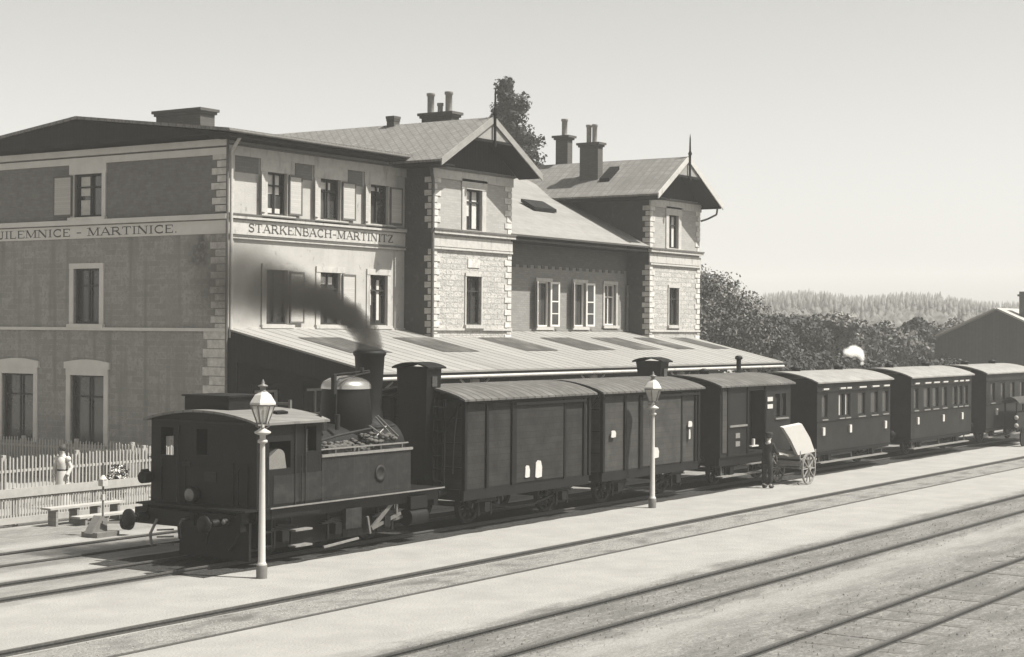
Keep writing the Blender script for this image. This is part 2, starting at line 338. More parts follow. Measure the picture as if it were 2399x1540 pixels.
# tracks -------------------------------------------------------------
def rail_mb(x0, x1, y, zt=.13, h=.14, tw=.065):
    m = MB(); y0 = y
    pts = [(x0, y - .06, zt - h), (x0, y + .06, zt - h), (x0, y + .06, zt - h + .02), (x0, y + .012, zt - h + .035), (x0, y + .012, zt - .04), (x0, y + tw / 2, zt - .03), (x0, y + tw / 2, zt), (x0, y - tw / 2, zt), (x0, y - tw / 2, zt - .03), (x0, y - .012, zt - .04), (x0, y - .012, zt - h + .035), (x0, y - .06, zt - h + .02)]
    return m.prism(pts, (x1 - x0, 0, 0))
def track(x0, x1, ya, yb, label, sleepers=(0, 0), zt=.09, step=.75, zl=None):
    t = thing('railway_track', (x0, (ya + yb) / 2, 0), label, 'railway track', 'tracks of the station yard')
    for y in (ya, yb): rail_mb(x0, x1, y, zt=zl if zl and y == ya else zt).build('rail', M_rail, t)
    if sleepers[1] > sleepers[0]:
        s = MB(); x = sleepers[0]; rr = random.Random(3)
        while x < sleepers[1]:
            s.box(x - .12, x + .12, ya - .5, yb + .5 , -.05, .004 + rr.uniform(-.012, .006)); x += step
        o = s.build('sleepers', M_sleeper, t); o['kind'] = 'stuff'
    return t
track(-20, 170, 19.22, 20.55, 'track with only its far rail standing proud of the sand, beside the two lamps', zt=.10, zl=.022)
track(-20, 170, 14.33, 15.75, 'third track, two rails crossing the lower middle')
track(-20, 170, 9.98, 11.32, 'nearest track with weeds between its rails at the lower right', (10, 60), step=.95)
track(-20, 112, 24.62, 26.08, 'track under the tank engine and its train')
track(-20, 36, 28.25, 29.7, 'siding between the train and the picket fence', zt=.06, zl=.05)

# ------------------------------------------------------------------ station building
S0, P0, PW = 38.9, 37.13, 35.86
W1a, W1b, W2a, W2b, PM, PB = 48.09, 53.07, 63.85, 68.5, 37.0, 49.6
ST = thing('station_building', (S0, P0, 0), 'large two-winged station building with dark grey end wall, pale front and stationmaster sign bands', 'station building')
def wall(mb, O, Ud, w, z0, z1, ops, N, depth=.22):
    """wall face with real openings (u0,u1,z0,z1) and reveals going inwards"""
    O = Vector(O); Ud = Vector(Ud); N = Vector(N)
    us = sorted({0, w} | {u for o in ops for u in o[:2]}); zs = sorted({z0, z1} | {z for o in ops for z in o[2:]})
    P = lambda u, z, d=0: O + Ud * u + Vector((0, 0, z)) - N * d
    for a, b in zip(us, us[1:]):
        for c, d in zip(zs, zs[1:]):
            if any(o[0] <= a + 1e-6 and b <= o[1] + 1e-6 and o[2] <= c + 1e-6 and d <= o[3] + 1e-6 for o in ops): continue
            mb.add([P(a, c), P(b, c), P(b, d), P(a, d)], [(0, 1, 2, 3)])
    for a, b, c, d in ops:
        for q in ((P(a, c), P(a, d), P(a, d, depth), P(a, c, depth)), (P(b, c), P(b, d), P(b, d, depth), P(b, c, depth)), (P(a, c), P(b, c), P(b, c, depth), P(a, c, depth)), (P(a, d), P(b, d), P(b, d, depth), P(a, d, depth))):
            mb.add(q, [(0, 1, 2, 3)])
def slab(mb, O, Ud, N, u0, u1, z0, z1, d0, d1):
    O = Vector(O); Ud = Vector(Ud); N = Vector(N)
    v = []
    for d in (d0, d1):
        for u, z in ((u0, z0), (u1, z0), (u1, z1), (u0, z1)): v.append(O + Ud * u + N * d + Vector((0, 0, z)))
    mb.add(v, [(0, 1, 2, 3), (7, 6, 5, 4), (0, 4, 5, 1), (1, 5, 6, 2), (2, 6, 7, 3), (3, 7, 4, 0)]); return mb
class Parts(MB):
    """collects slabs that are each linked as their own mesh"""
    def build(s, name, m, parent=None):
        for k in range(0, len(s.v), 8):
            b = MB(); b.v = s.v[k:k + 8]; b.f = [tuple(i - k for i in q) for q in s.f[k // 8 * 6:k // 8 * 6 + 6]]; b.sm = [False] * 6; b.build(name, m, parent)
def window(parent, O, Ud, N, u0, u1, z0, z1, frame=M_wfr, surround=M_trim, sw=.16, head=.3, right=None, left=None, curtain=None, casement=False, door=False, leafm=None, sill=True, arch=False):
    w = MB(); fw = .06 if not door else .09
    mid = (u0 + u1) / 2
    for a, b, c, d in ((u0, u0 + fw, z0, z1), (u1 - fw, u1, z0, z1), (u0 + fw, u1 - fw, z0, z0 + fw), (u0 + fw, u1 - fw, z1 - fw, z1)): slab(w, O, Ud, N, a, b, c, d, -.16, -.09)
    tz = z0 + (z1 - z0) * .68
    if not casement:
        slab(w, O, Ud, N, mid - .03, mid + .03, z0 + fw, z1 - fw, -.15, -.10)
        slab(w, O, Ud, N, u0 + fw, mid - .03, tz, tz + .05, -.15, -.10); slab(w, O, Ud, N, mid + .03, u1 - fw, tz, tz + .05, -.15, -.10)
    wo = w.build('door' if door else 'window', frame, parent)
    g_ = slab(MB(), O, Ud, N, u0 + .01, u1 - .01, z0 + .01, z1 - .01, -.2, -.19)
    g_.build('panel' if door else 'pane', leafm or M_glass, wo)
    if curtain:
        c = MB()
        for (a, b, c0, d0) in curtain: slab(c, O, Ud, N, u0 + (u1 - u0) * a, u0 + (u1 - u0) * b, z0 + (z1 - z0) * c0, z0 + (z1 - z0) * d0, -.185, -.165)
        c.build('curtain', M_curt, wo)
    if surround:
        s = MB()
        slab(s, O, Ud, N, u0 - sw, u0, z0 - .02, z1, .0, .045); slab(s, O, Ud, N, u1, u1 + sw, z0 - .02, z1, .0, .045)
        slab(s, O, Ud, N, u0 - sw - (.04 if head > .3 else 0), u1 + sw + (.04 if head > .3 else 0), z1, z1 + head, .0, .06)
        if arch:
            O_ = Vector(O); Ud_ = Vector(Ud); N_ = Vector(N); n = 8; a0, a1 = u0 - sw - .08, u1 + sw + .08
            pts = [O_ + Ud_ * a0 + Vector((0, 0, z1 + head))] + [O_ + Ud_ * (a0 + (a1 - a0) * k / n) + Vector((0, 0, z1 + head + .22 + .1 * math.sin(math.pi * k / n))) for k in range(n + 1)] + [O_ + Ud_ * a1 + Vector((0, 0, z1 + head))]
            s.prism(pts, N_ * .075)
        s.build('surround', surround, wo)
        if sill: slab(MB(), O, Ud, N, u0 - sw - .05, u1 + sw + .05, z0 - .14, z0 - .02, 0, .12).build('sill', surround, wo)
    sh = (z1 - z0)
    def flat(side):
        m = MB(); a0, a1 = (u1 + .04, u1 + .04 + (u1 - u0) * .68) if side > 0 else (u0 - .04 - (u1 - u0) * .68, u0 - .04)
        slab(m, O, Ud, N, a0 + .05, a1 - .05, z0 + .09, z1 - .09, .07, .10); m.build('shutter', M_shut, wo)
        e = MB()
        for q in ((a0, a0 + .05, z0 + .03, z1 - .03), (a1 - .05, a1, z0 + .03, z1 - .03), (a0 + .05, a1 - .05, z0 + .03, z0 + .09), (a0 + .05, a1 - .05, z1 - .09, z1 - .03)): slab(e, O, Ud, N, *q, .065, .115)
        e.build('shutter_frame', M_shutd, wo)
    if right == 'flat': flat(1)
    if left == 'flat': flat(-1)
    if left == 'edge':
        O_ = Vector(O); Ud_ = Vector(Ud); N_ = Vector(N); a = O_ + Ud_ * (u0 - .16) + N_ * .06; b = O_ + Ud_ * (u0 - .42) + N_ * .17
        MB().prism([a + Vector((0, 0, z0 + .05)), b + Vector((0, 0, z0 + .05)), b + Vector((0, 0, z1 - .05)), a + Vector((0, 0, z1 - .05))], Ud_ * .035).build('shutter', M_shut, wo)
    if casement:
        O_ = Vector(O); Ud_ = Vector(Ud); N_ = Vector(N); hw = (u1 - u0) / 2
        for side, ang in ((-1, 150), (1, 160)):
            h0 = O_ + Ud_ * (u0 if side < 0 else u1) + N_ * .05; dr = (Ud_ * math.cos(R(ang)) * (1 if side < 0 else -1) + N_ * math.sin(R(ang))); dn = Vector((0, 0, 1)).cross(dr) * .035
            m = MB()
            def bar(t0, t1, c, d):
                m.prism([h0 + dr * hw * t0 + Vector((0, 0, c)), h0 + dr * hw * t1 + Vector((0, 0, c)), h0 + dr * hw * t1 + Vector((0, 0, d)), h0 + dr * hw * t0 + Vector((0, 0, d))], dn)
            bar(0, .16, z0, z1); bar(.84, 1, z0, z1); bar(.16, .84, z0, z0 + .08); bar(.16, .84, z1 - .08, z1); bar(.16, .84, z0 + .55 * sh, z0 + .55 * sh + .05); bar(.16, .84, z0 + .28 * sh, z0 + .28 * sh + .04)
            m.build('casement', M_wfrw, wo)
            g2 = MB(); g2.prism([h0 + dr * hw * .16 + dn * .4 + Vector((0, 0, z0 + .08)), h0 + dr * hw * .84 + dn * .4 + Vector((0, 0, z0 + .08)), h0 + dr * hw * .84 + dn * .4 + Vector((0, 0, z1 - .08)), h0 + dr * hw * .16 + dn * .4 + Vector((0, 0, z1 - .08))], dn * .2); g2.build('casement_pane', M_glass, wo)
    return wo
X, Y, NX, NY = (1, 0, 0), (0, 1, 0), (-1, 0, 0), (0, -1, 0)
EAVE = 11.0
# ---- end wall (faces -x), u = y - P0 measured from the front corner
OE = (S0, P0, 0)
eu = [(42.79 - P0, 44.15 - P0, 8.73, 10.17)]
em = [(42.88 - P0, 44.15 - P0, 5.13, 6.98)]
el = [(42.63 - P0, 44.28 - P0, 1.05, 3.38), (46.14 - P0, 47.8 - P0, 1.05, 3.38)]
we = MB(); wall(we, OE, Y, PB - P0, 8.62, EAVE, eu, NX); we.build('upper_end_wall', M_endbrick, ST)
we = MB(); wall(we, OE, Y, PB - P0, 0, 8.62, em + el, NX); we.build('end_wall', M_endp, ST)
for k, o in enumerate(eu): window(ST, OE, Y, NX, *o, surround=M_trimend, sw=.18, head=.45, left=None, right='flat', curtain=[(.5, .9, .5, .95), (.5, .9, .03, .4)] if k == 0 else None)
for o in em: window(ST, OE, Y, NX, *o, surround=M_trimend, sw=.2, head=.18)
for o in el: window(ST, OE, Y, NX, *o, surround=M_trimend, sw=.2, head=.22, arch=True, sill=False, frame=M_wfr)
# ---- front A
OA = (S0, P0, 0)
fu = [(a - S0, b - S0, 8.72, 10.1) for a, b in ((40.76, 41.71), (43.39, 44.44), (46.08, 47.1))]
fl = [(a - S0, b - S0, 5.15, 6.92) for a, b in ((40.74, 41.78), (43.42, 44.47), (46.09, 47.08))]
wf = MB(); wall(wf, OA, X, W1a - S0, 4.6, EAVE, fu + fl, NY); wf.build('front_wall', M_plast, ST)
window(ST, OA, X, NY, *fu[0], sw=.3, head=.42, right='flat', left='edge', curtain=[(.22, .8, .5, .97), (.2, .85, .02, .16)])
window(ST, OA, X, NY, *fu[1], sw=.3, head=.42, right='flat', left='edge', curtain=[(.2, .7, .75, .92)])
window(ST, OA, X, NY, *fu[2], sw=.3, head=.42, right='flat', left='edge', curtain=[(.2, .7, .85, .95)])
window(ST, OA, X, NY, *fl[0], sw=.22, head=.2, right='flat')
window(ST, OA, X, NY, *fl[1], sw=.22, head=.2, right='flat', curtain=[(.15, .8, .78, .92)])
window(ST, OA, X, NY, *fl[2], sw=.18, head=.2, curtain=[(.15, .3, .4, .95), (.6, .75, .1, .9)])
# dark brick panels between the window heads
for a, b in ((39.25, 40.38), (42.1, 43.0), (44.84, 45.68)):
    slab(MB(), OA, X, NY, a - S0 + .03, b - S0 - .02, 9.98, 10.5, 0, .012).build('frieze_panel', M_bandbrick, ST)
# ---- wings
def wing(a, b, wu, wl, label):
    OW = (a, PW, 0)
    m = MB(); wall(m, OW, X, b - a, 8.55, 10.95, [wu], NY); m.build('wing_upper_wall', M_wingup, ST)
    m = MB(); wall(m, OW, X, b - a, 4.3, 8.55, [wl], NY); m.build('wing_lower_wall', M_stone, ST)
    window(ST, OW, X, NY, *wu, sw=.26, head=.36, curtain=[(.1, .42, .35, .97), (.58, .9, .05, .97)], frame=M_wfr)
    window(ST, OW, X, NY, *wl, sw=.07, head=.12)
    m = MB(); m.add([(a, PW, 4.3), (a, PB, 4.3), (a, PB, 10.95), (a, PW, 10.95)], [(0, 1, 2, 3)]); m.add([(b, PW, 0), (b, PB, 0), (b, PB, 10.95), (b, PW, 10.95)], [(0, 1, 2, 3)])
    m.build('wing_side_wall', M_sideshade, ST)
    t = Parts(); slab(t, OW, X, NY, -.1, b - a + .12, 8.46, 8.58, 0, .16); slab(t, OW, X, NY, -.05, b - a + .06, 8.0, 8.38, 0, .05)
    slab(t, OW, X, NY, -.03, b - a + .03, 7.9, 7.97, 0, .09); slab(t, OW, X, NY, -.03, b - a + .03, 4.98, 5.06, 0, .07)
    slab(t, OW, X, NY, -.06, b - a + .08, 10.45, 10.78, 0, .06); t.build('string_course', M_trim, ST)
    d = Parts(); slab(d, OW, X, NY, -.12, b - a + .14, 8.58, 8.64, 0, .2); slab(d, OW, X, NY, -.08, b - a + .1, 10.78, 10.86, 0, .12); d.build('lead_flashing', M_pipe, ST)
    q = MB(); q2 = MB(); z = 4.4; k = 0
    while z < 10.4:
        if not (7.85 < z + .1 < 8.66):
            L_ = (.42 if k % 2 else .26) + rng.uniform(-.035, .035)
            slab(q, OW, X, NY, -.02, L_, z, z + .2, 0, .03); slab(q2, OW, X, NY, b - a - L_, b - a + .02, z, z + .2, 0, .03)
            slab(q, (a, PW, 0), Y, NX, -.03, L_ * .8, z, z + .2, 0, .03)
        z += .235; k += 1
    q.build('quoins', M_quoin, ST); q2.build('quoins', M_quoin, ST)
wing(W1a, W1b, (50.09 - W1a, 51.1 - W1a, 8.68, 10.18), (50.13 - W1a, 51.09 - W1a, 5.2, 6.98), '')
wing(W2a, W2b, (65.54 - W2a, 66.42 - W2a, 8.7, 10.17), (65.59 - W2a, 66.5 - W2a, 5.28, 6.94), '')
# small monogram panel above the lower window of the first wing
mg = MB(); slab(mg, (W1a, PW, 0), X, NY, 2.15, 2.9, 7.3, 7.62, 0, .03); mg.build('wall_panel', M_quoin, ST)
# ---- middle
OMm = (W1b, PM, 0)
mo = [(56.66 - W1b, 57.62 - W1b, 5.16, 6.98), (59.44 - W1b, 60.4 - W1b, 5.18, 7.0), (61.95 - W1b, 62.9 - W1b, 5.25, 7.0), (53.9 - W1b, 54.6 - W1b, 5.1, 6.9)]
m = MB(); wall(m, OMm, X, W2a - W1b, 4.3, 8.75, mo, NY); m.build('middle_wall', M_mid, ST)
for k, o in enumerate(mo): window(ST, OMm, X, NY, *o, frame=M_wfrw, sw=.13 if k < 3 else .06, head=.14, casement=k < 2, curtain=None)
t = MB(); slab(t, OMm, X, NY, .02, W2a - W1b - .02, 4.98, 5.06, 0, .07)
t.build('string_course', M_mid, ST)
# ---- bands on A front and end wall
t = Parts()
slab(t, OA, X, NY, -.02, W1a - S0 + .0, 8.5, 8.62, 0, .12); slab(t, OA, X, NY, -.02, W1a - S0, 8.0, 8.46, 0, .04)
slab(t, OA, X, NY, -.02, W1a - S0, 7.86, 7.93, 0, .08); slab(t, OA, X, NY, -.02, W1a - S0, 4.98, 5.05, 0, .06)
slab(t, OA, X, NY, -.02, W1a - S0, 10.5, 10.8, 0, .07); slab(t, OA, X, NY, .02, .32, 5.05, 7.86, 0, .03); slab(t, OA, X, NY, .02, .32, 8.62, 10.5, 0, .03)
t.build('string_course', M_trim, ST)
d = Parts(); slab(d, OA, X, NY, -.03, W1a - S0, 8.62, 8.66, 0, .15); slab(d, OA, X, NY, -.03, W1a - S0, 10.8, 10.86, 0, .12); slab(d, OA, X, NY, .0, W1a - S0, 7.93, 7.96, 0, .1); d.build('lead_flashing', M_pipe, ST)
t = Parts(); slab(t, OE, Y, NX, -.1, PB - P0, 8.46, 8.62, 0, .13); slab(t, OE, Y, NX, -.04, PB - P0, 8.0, 8.42, 0, .04)
slab(t, OE, Y, NX, -.06, PB - P0, 4.9, 5.0, 0, .09); slab(t, OE, Y, NX, -.08, PB - P0, 10.5, 10.72, 0, .07); slab(t, OE, Y, NX, -.1, PB - P0, 10.78, 10.98, 0, .14)
t.build('string_course', M_trimend, ST)
q = MB(); z = .3; k = 0
while z < 10.4:
    if not (4.75 < z + .1 < 5.0 or 7.8 < z + .1 < 8.66):
        big = z < 4.8; L_ = ((.95 if k % 2 else .72) if big else (.62 if k % 2 else .42)) + rng.uniform(-.05, .05); slab(q, OE, Y, NX, -.03, L_, z, z + (.27 if big else .2), 0, .035)
    z += .29 if z < 4.8 else .235; k += 1
q.build('quoins', M_quoin, ST)
# ---- ground floor walls (under the canopy) with doors
gd = []
gx0 = 40.2
while gx0 < 66.5: gd.append((gx0 - S0, gx0 + 1.25 - S0, .3, 3.0)); gx0 += 2.55
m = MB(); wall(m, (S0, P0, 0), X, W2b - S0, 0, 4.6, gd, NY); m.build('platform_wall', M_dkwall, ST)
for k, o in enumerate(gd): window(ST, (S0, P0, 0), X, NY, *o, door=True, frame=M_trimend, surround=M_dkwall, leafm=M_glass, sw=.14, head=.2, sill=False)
# back wall
m = MB(); m.add([(S0, PB, 0), (W2b, PB, 0), (W2b, PB, EAVE), (S0, PB, EAVE)], [(0, 1, 2, 3)]); m.build('back_wall', M_endp, ST)
# ---- lettering
def arcp(cx, cy, rx, ry, a0, a1, n=7): return [(cx + rx * math.cos(R(a0 + (a1 - a0) * k / n)), cy + ry * math.sin(R(a0 + (a1 - a0) * k / n))) for k in range(n + 1)]
TK, TN = .17, .075
GL = {  # letter -> (width, [(polyline, thickness)], serif positions (x, y))
 'A': (.86, [([(.1, 0), (.42, 1)], TN), ([(.42, 1), (.76, 0)], TK), ([(.22, .35), (.62, .35)], TN)], [(.1, 0), (.76, 0)]),
 'B': (.74, [([(.16, 0), (.16, 1)], TK), ([(.16, .97), (.4, .97)] + arcp(.42, .75, .18, .22, 90, -90) + [(.16, .52)], TN), ([(.4, .52)] + arcp(.44, .27, .22, .25, 90, -90) + [(.16, .03)], .11)], [(.12, 0), (.12, 1)]),
 'C': (.8, [(arcp(.45, .5, .34, .47, 50, 310, 12), .13), ([(.67, .7), (.67, 1)], TN), ([(.67, .0), (.67, .25)], TN)], []),
 'E': (.72, [([(.16, 0), (.16, 1)], TK), ([(.1, .97), (.62, .97), (.62, .78)], TN), ([(.16, .52), (.48, .52)], TN), ([(.1, .03), (.64, .03), (.64, .24)], TN)], []),
 'H': (.92, [([(.18, 0), (.18, 1)], TK), ([(.74, 0), (.74, 1)], TK), ([(.18, .52), (.74, .52)], TN)], [(.18, 0), (.18, 1), (.74, 0), (.74, 1)]),
 'I': (.4, [([(.2, 0), (.2, 1)], TK)], [(.2, 0), (.2, 1)]),
 'J': (.5, [([(.32, 1), (.32, .2)] + arcp(.17, .18, .15, .17, 0, -160, 6), .13)], [(.32, 1)]),
 'K': (.88, [([(.18, 0), (.18, 1)], TK), ([(.7, 1), (.26, .45)], TN), ([(.38, .58), (.76, 0)], TK)], [(.18, 0), (.18, 1), (.7, 1), (.76, 0)]),
 'L': (.68, [([(.16, 0), (.16, 1)], TK), ([(.1, .03), (.6, .03), (.6, .25)], TN)], [(.16, 1)]),
 'M': (1.04, [([(.14, 0), (.16, 1)], TN), ([(.17, 1), (.5, .08)], TK), ([(.5, .05), (.86, 1)], TN), ([(.87, 1), (.87, 0)], TK)], [(.14, 0), (.14, 1), (.87, 0), (.9, 1)]),
 'N': (.9, [([(.15, 0), (.15, 1)], TN), ([(.16, 1), (.73, .03)], TK), ([(.74, 0), (.74, 1)], TN)], [(.15, 0), (.12, 1), (.74, 1)]),
 'R': (.84, [([(.16, 0), (.16, 1)], TK), ([(.16, .97), (.4, .97)] + arcp(.42, .73, .2, .24, 90, -90) + [(.16, .49)], .1), ([(.42, .49), (.74, 0)], TK)], [(.16, 0), (.12, 1), (.74, 0)]),
 'S': (.68, [(arcp(.34, .75, .21, .22, 30, 270, 9) + arcp(.34, .27, .23, .25, 90, -150, 9), .13), ([(.56, .75), (.56, 1)], TN), ([(.1, 0), (.1, .25)], TN)], []),
 'T': (.8, [([(.4, 0), (.4, 1)], TK), ([(.08, .76), (.08, .97), (.72, .97), (.72, .76)], TN)], [(.4, 0)]),
 'Z': (.76, [([(.1, .8), (.1, .97), (.62, .97)], TN), ([(.6, .95), (.12, .05)], TK), ([(.1, .03), (.66, .03), (.66, .24)], TN)], []),
 '-': (.55, [([(.1, .42), (.45, .42)], .1)], []), '.': (.35, [([(.16, .0), (.16, .13)], .13)], []), ' ': (.4, [], [])}
def lettering(text, start, right, size, width, z, name='lettering'):
    rt = Vector(right); n = rt.cross(Vector((0, 0, 1))); tot = sum(GL[c][0] for c in text); sx = width / tot; m = MB(); x = 0; st = Vector(start)
    P = lambda a, b: st + rt * (a * sx) + Vector((0, 0, z + b * size))
    for c in text:
        w, st_, se = GL[c]
        for pl_, th in st_:
            for (a, b), (a2, b2) in zip(pl_, pl_[1:]):
                A = P(x + a, b); B_ = P(x + a2, b2); d = B_ - A; d.normalize(); s_ = n.cross(d) * th * size * .5 * 1.35; e = d * .004
                m.prism([A - s_ - e, A + s_ - e, B_ + s_ + e, B_ - s_ + e], n * .004)
        for a, b in se:
            y = .03 if b == 0 else .97; A = P(x + a - .15, y); B_ = P(x + a + .15, y); s_ = Vector((0, 0, .03 * size)); m.prism([A - s_, A + s_, B_ + s_, B_ - s_], n * .004)
        x += w
    return m.build(name, M_letter, ST)
lettering('STARKENBACH-MARTINITZ', (39.85, P0 - .041, 0), (1, 0, 0), .27, 7.55, 8.1)
lettering('JILEMNICE - MARTINICE.', (S0 - .041, 48.0, 0), (0, -1, 0), .26, 8.8, 8.08)

# ---- roofs
def sheet(mb, pts, t=.1):
    """a thick planar roof slope"""
    a, b, c = Vector(pts[0]), Vector(pts[1]), Vector(pts[2]); n = (b - a).cross(c - a).normalized()
    if n.z < 0: n = -n
    mb.prism([Vector(p) for p in pts], n * t); return mb
yr = 43.3; zr = 11.93; xo = 38.15; yo = P0 - .78; ze = 11.12
m = MB(); sheet(m, [(xo, yo, ze), (W1a + 2.3, yo, ze), (W1a + 2.3, yr, zr), (xo, yr, zr)]); sheet(m, [(xo, yr, zr), (W2b, yr, zr), (W2b, PB + .8, ze), (xo, PB + .8, ze)])
m.build('roof', M_slate, ST)
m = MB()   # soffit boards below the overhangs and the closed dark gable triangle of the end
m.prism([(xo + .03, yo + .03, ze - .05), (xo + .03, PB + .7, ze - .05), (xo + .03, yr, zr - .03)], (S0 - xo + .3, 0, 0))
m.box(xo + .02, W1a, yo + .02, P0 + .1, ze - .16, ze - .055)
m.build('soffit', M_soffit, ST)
m = MB(); m.tube((xo - .02, yo - .02, ze + .02), (W1a - .9, yo - .02, ze - .0), .05, n=8); m.build('gutter', M_pipe, ST)
m = MB()
for pts in ([(S0 + .03, P0 - .12, 10.5), (S0 + .03, P0 - .12, 4.95)],): m.path([(S0 - .1, yo + .1, ze - .1), (S0 + .05, P0 - .16, 10.6), (S0 + .05, P0 - .16, 4.7)], .055)
m.build('downpipe', M_trim, ST)
m = MB(); m.tube((S0 - .07, P0 - .1, .3), (S0 - .07, P0 - .1, 11.0), .045, n=8); m.build('downpipe', M_pipe, ST)
m = MB(); m.path([(W1a - .1, PW + .02, 10.8), (W1a - .1, PW - .08, 10.3), (W1a - .1, PW - .08, 4.6)], .06); m.build('downpipe', M_pipe, ST)
m = MB(); m.tube((W2a - .12, PM - .12, 4.7), (W2a - .12, PM - .12, 7.0), .06); m.build('downpipe', M_pipe, ST)
m = MB(); m.path([(W2b + .25, PW - .8, 10.75), (W2b + .32, PW - .7, 10.35), (W2b + .2, PW - .3, 10.15), (W2b + .02, PW - .05, 10.05)], .045); m.build('gutter_bracket', M_pipe, ST)
PG = PW - 1.0
def wing_roof(xl, xr_, xa, za, zl, zr2, yb, finz, mat_, barge):
    m = MB(); sheet(m, [(xl, PG, zl), (xa, PG, za), (xa, yb, za), (xl, yb, zl)], .09); sheet(m, [(xa, PG, za), (xr_, PG, zr2), (xr_, yb, zr2), (xa, yb, za)], .09)
    ro = m.build('roof', mat_, ST)
    # tympanum closed with dark boards, set back under the overhang
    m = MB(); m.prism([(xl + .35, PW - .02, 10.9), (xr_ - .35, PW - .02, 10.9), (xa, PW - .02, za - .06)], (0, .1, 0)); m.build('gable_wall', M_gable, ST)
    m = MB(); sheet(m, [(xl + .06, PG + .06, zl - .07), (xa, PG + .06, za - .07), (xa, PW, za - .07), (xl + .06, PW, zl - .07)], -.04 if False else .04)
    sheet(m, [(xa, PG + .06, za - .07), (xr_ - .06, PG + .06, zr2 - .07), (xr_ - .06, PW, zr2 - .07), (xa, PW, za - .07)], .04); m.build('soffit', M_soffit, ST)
    # bargeboards along the verge, a collar panel near the apex and the finial spike
    m = MB(); m.prism([(xl, PG - .05, zl - .14), (xa, PG - .05, za - .14), (xa, PG - .05, za + .12), (xl, PG - .05, zl + .12)], (0, .05, 0)); m.prism([(xr_, PG - .05, zr2 - .14), (xa, PG - .05, za - .14), (xa, PG - .05, za + .12), (xr_, PG - .05, zr2 + .12)], (0, .05, 0)); m.build('bargeboard', barge, ST)
    hw = 1.15; m = MB(); zc = za - .72; tl = (za - zl) / (xa - xl); 
    m.prism([(xa - hw, PG + .02, zc - .06), (xa + hw, PG + .02, zc - .06), (xa + .1, PG + .02, za - .16), (xa - .1, PG + .02, za - .16)], (0, .04, 0)); m.build('collar_panel', M_barge, ST)
    m = MB(); m.beam((xa - hw - .1, PG + .0, zc - .1), (xa + hw + .1, PG + .0, zc - .1), .07, .1); m.beam((xl + .5, PG + .5, zl + .1), (xl + .5, PG + .02, zl + .12), .08, .1); m.build('collar_beam', M_soffit, ST)
    m = MB(); m.lathe((xa, PG - .08, 0), [(.055, za - 1.0), (.075, za - .9), (.05, za - .8), (.05, za + .1), (.09, za + .2), (.045, za + .32), (.03, finz - .2), (.005, finz)], 8); m.build('finial', M_soffit, ST)
    return ro
wing_roof(47.19, 53.66, 50.4, 12.7, 10.89, 10.85, 47.5, 13.87, M_slate, M_barge)
wing_roof(62.75, 68.83, 65.5, 12.61, 10.8, 10.7, 47.0, 13.69, M_slate2, M_trim)
# eave soffits of the wings (dark undersides along the sides)
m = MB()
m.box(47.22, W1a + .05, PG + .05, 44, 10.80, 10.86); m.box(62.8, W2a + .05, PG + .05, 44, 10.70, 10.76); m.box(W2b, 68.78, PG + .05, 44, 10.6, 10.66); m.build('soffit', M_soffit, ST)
m = MB(); ye = PM - 1.16; k_ = (12.4 - 8.62) / (yr - ye); sheet(m, [(W1b - .02, ye, 8.62), (W2a, ye, 8.62), (W2a, yr, 12.3), (W1b - .02, yr, 12.3)], .08); mr = m.build('middle_roof', M_midroof, ST)
fz = MB(); slab(fz, (W1b, PM, 0), X, NY, .03, W2a - W1b - .03, 7.62, 8.42, 0, .025)  # eave shade painted as a darker brick band, with relief blocks below
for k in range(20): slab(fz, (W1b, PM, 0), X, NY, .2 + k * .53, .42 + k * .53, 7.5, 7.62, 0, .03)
fz.build('eave_shade_band', M_eaveshade, ST)
m = MB(); m.box(W1b + .02, W2a - .02, ye + .03, PM + .1, 8.44, 8.52); m.build('soffit', M_soffit, ST)
def roof_z(y): return 8.62 + k_ * (y - ye)
m = MB(); y0_ = 38.4; y1_ = 39.1; m.prism([(58.6, y0_, roof_z(y0_) + .1), (60.3, y0_, roof_z(y0_) + .1), (60.3, y1_, roof_z(y1_) + .12), (58.6, y1_, roof_z(y1_) + .12)], (0, 0, .14)); m.build('skylight', M_black, mr)
m = MB(); m.prism([(63.8, 37.9, 11.56), (63.8, 38.4, 11.56), (64.7, 38.4, 12.15), (64.7, 37.9, 12.15)], (0, 0, .2)); m.build('skylight', M_black, ST)
# ---- chimneys
def chimney(x, y0, y1, w, z0, z1, pots, flange=.12):
    m = MB(); m.box(x, x + w, y0, y1, z0, z1 - .1)
    c = m.build('chimney', M_chim, ST)
    m = MB(); m.box(x - flange, x + w + flange, y0 - flange, y1 + flange, z1 - .1, z1); m.box(x - flange * .5, x + w + flange * .5, y0 - flange * .5, y1 + flange * .5, z1 - .19, z1 - .1); m.build('chimney_cap', M_chim, c)
    for (py, ph, pr) in pots: MB().lathe((x + w / 2, py, z1), [(pr, 0), (pr, ph - .12), (pr * 1.25, ph - .1), (pr * 1.25, ph)], 10).build('chimney_pot', M_pot, c)
chimney(42.0, 41.35, 43.5, .7, 11.4, 12.62, [])
chimney(51.0, 37.2, 38.6, .5, 12.0, 13.22, [(38.35, .78, .13), (37.9, .38, .1), (37.5, .78, .13)])
chimney(50.2, 39.3, 39.65, .35, 12.2, 13.1, [], .03)
chimney(64.0, 38.6, 39.55, .42, 11.2, 13.4, [(39.2, .82, .11), (38.9, .82, .11)])
chimney(65.6, 41.2, 41.85, .42, 12.1, 14.02, [(41.5, .78, .13)], .14)
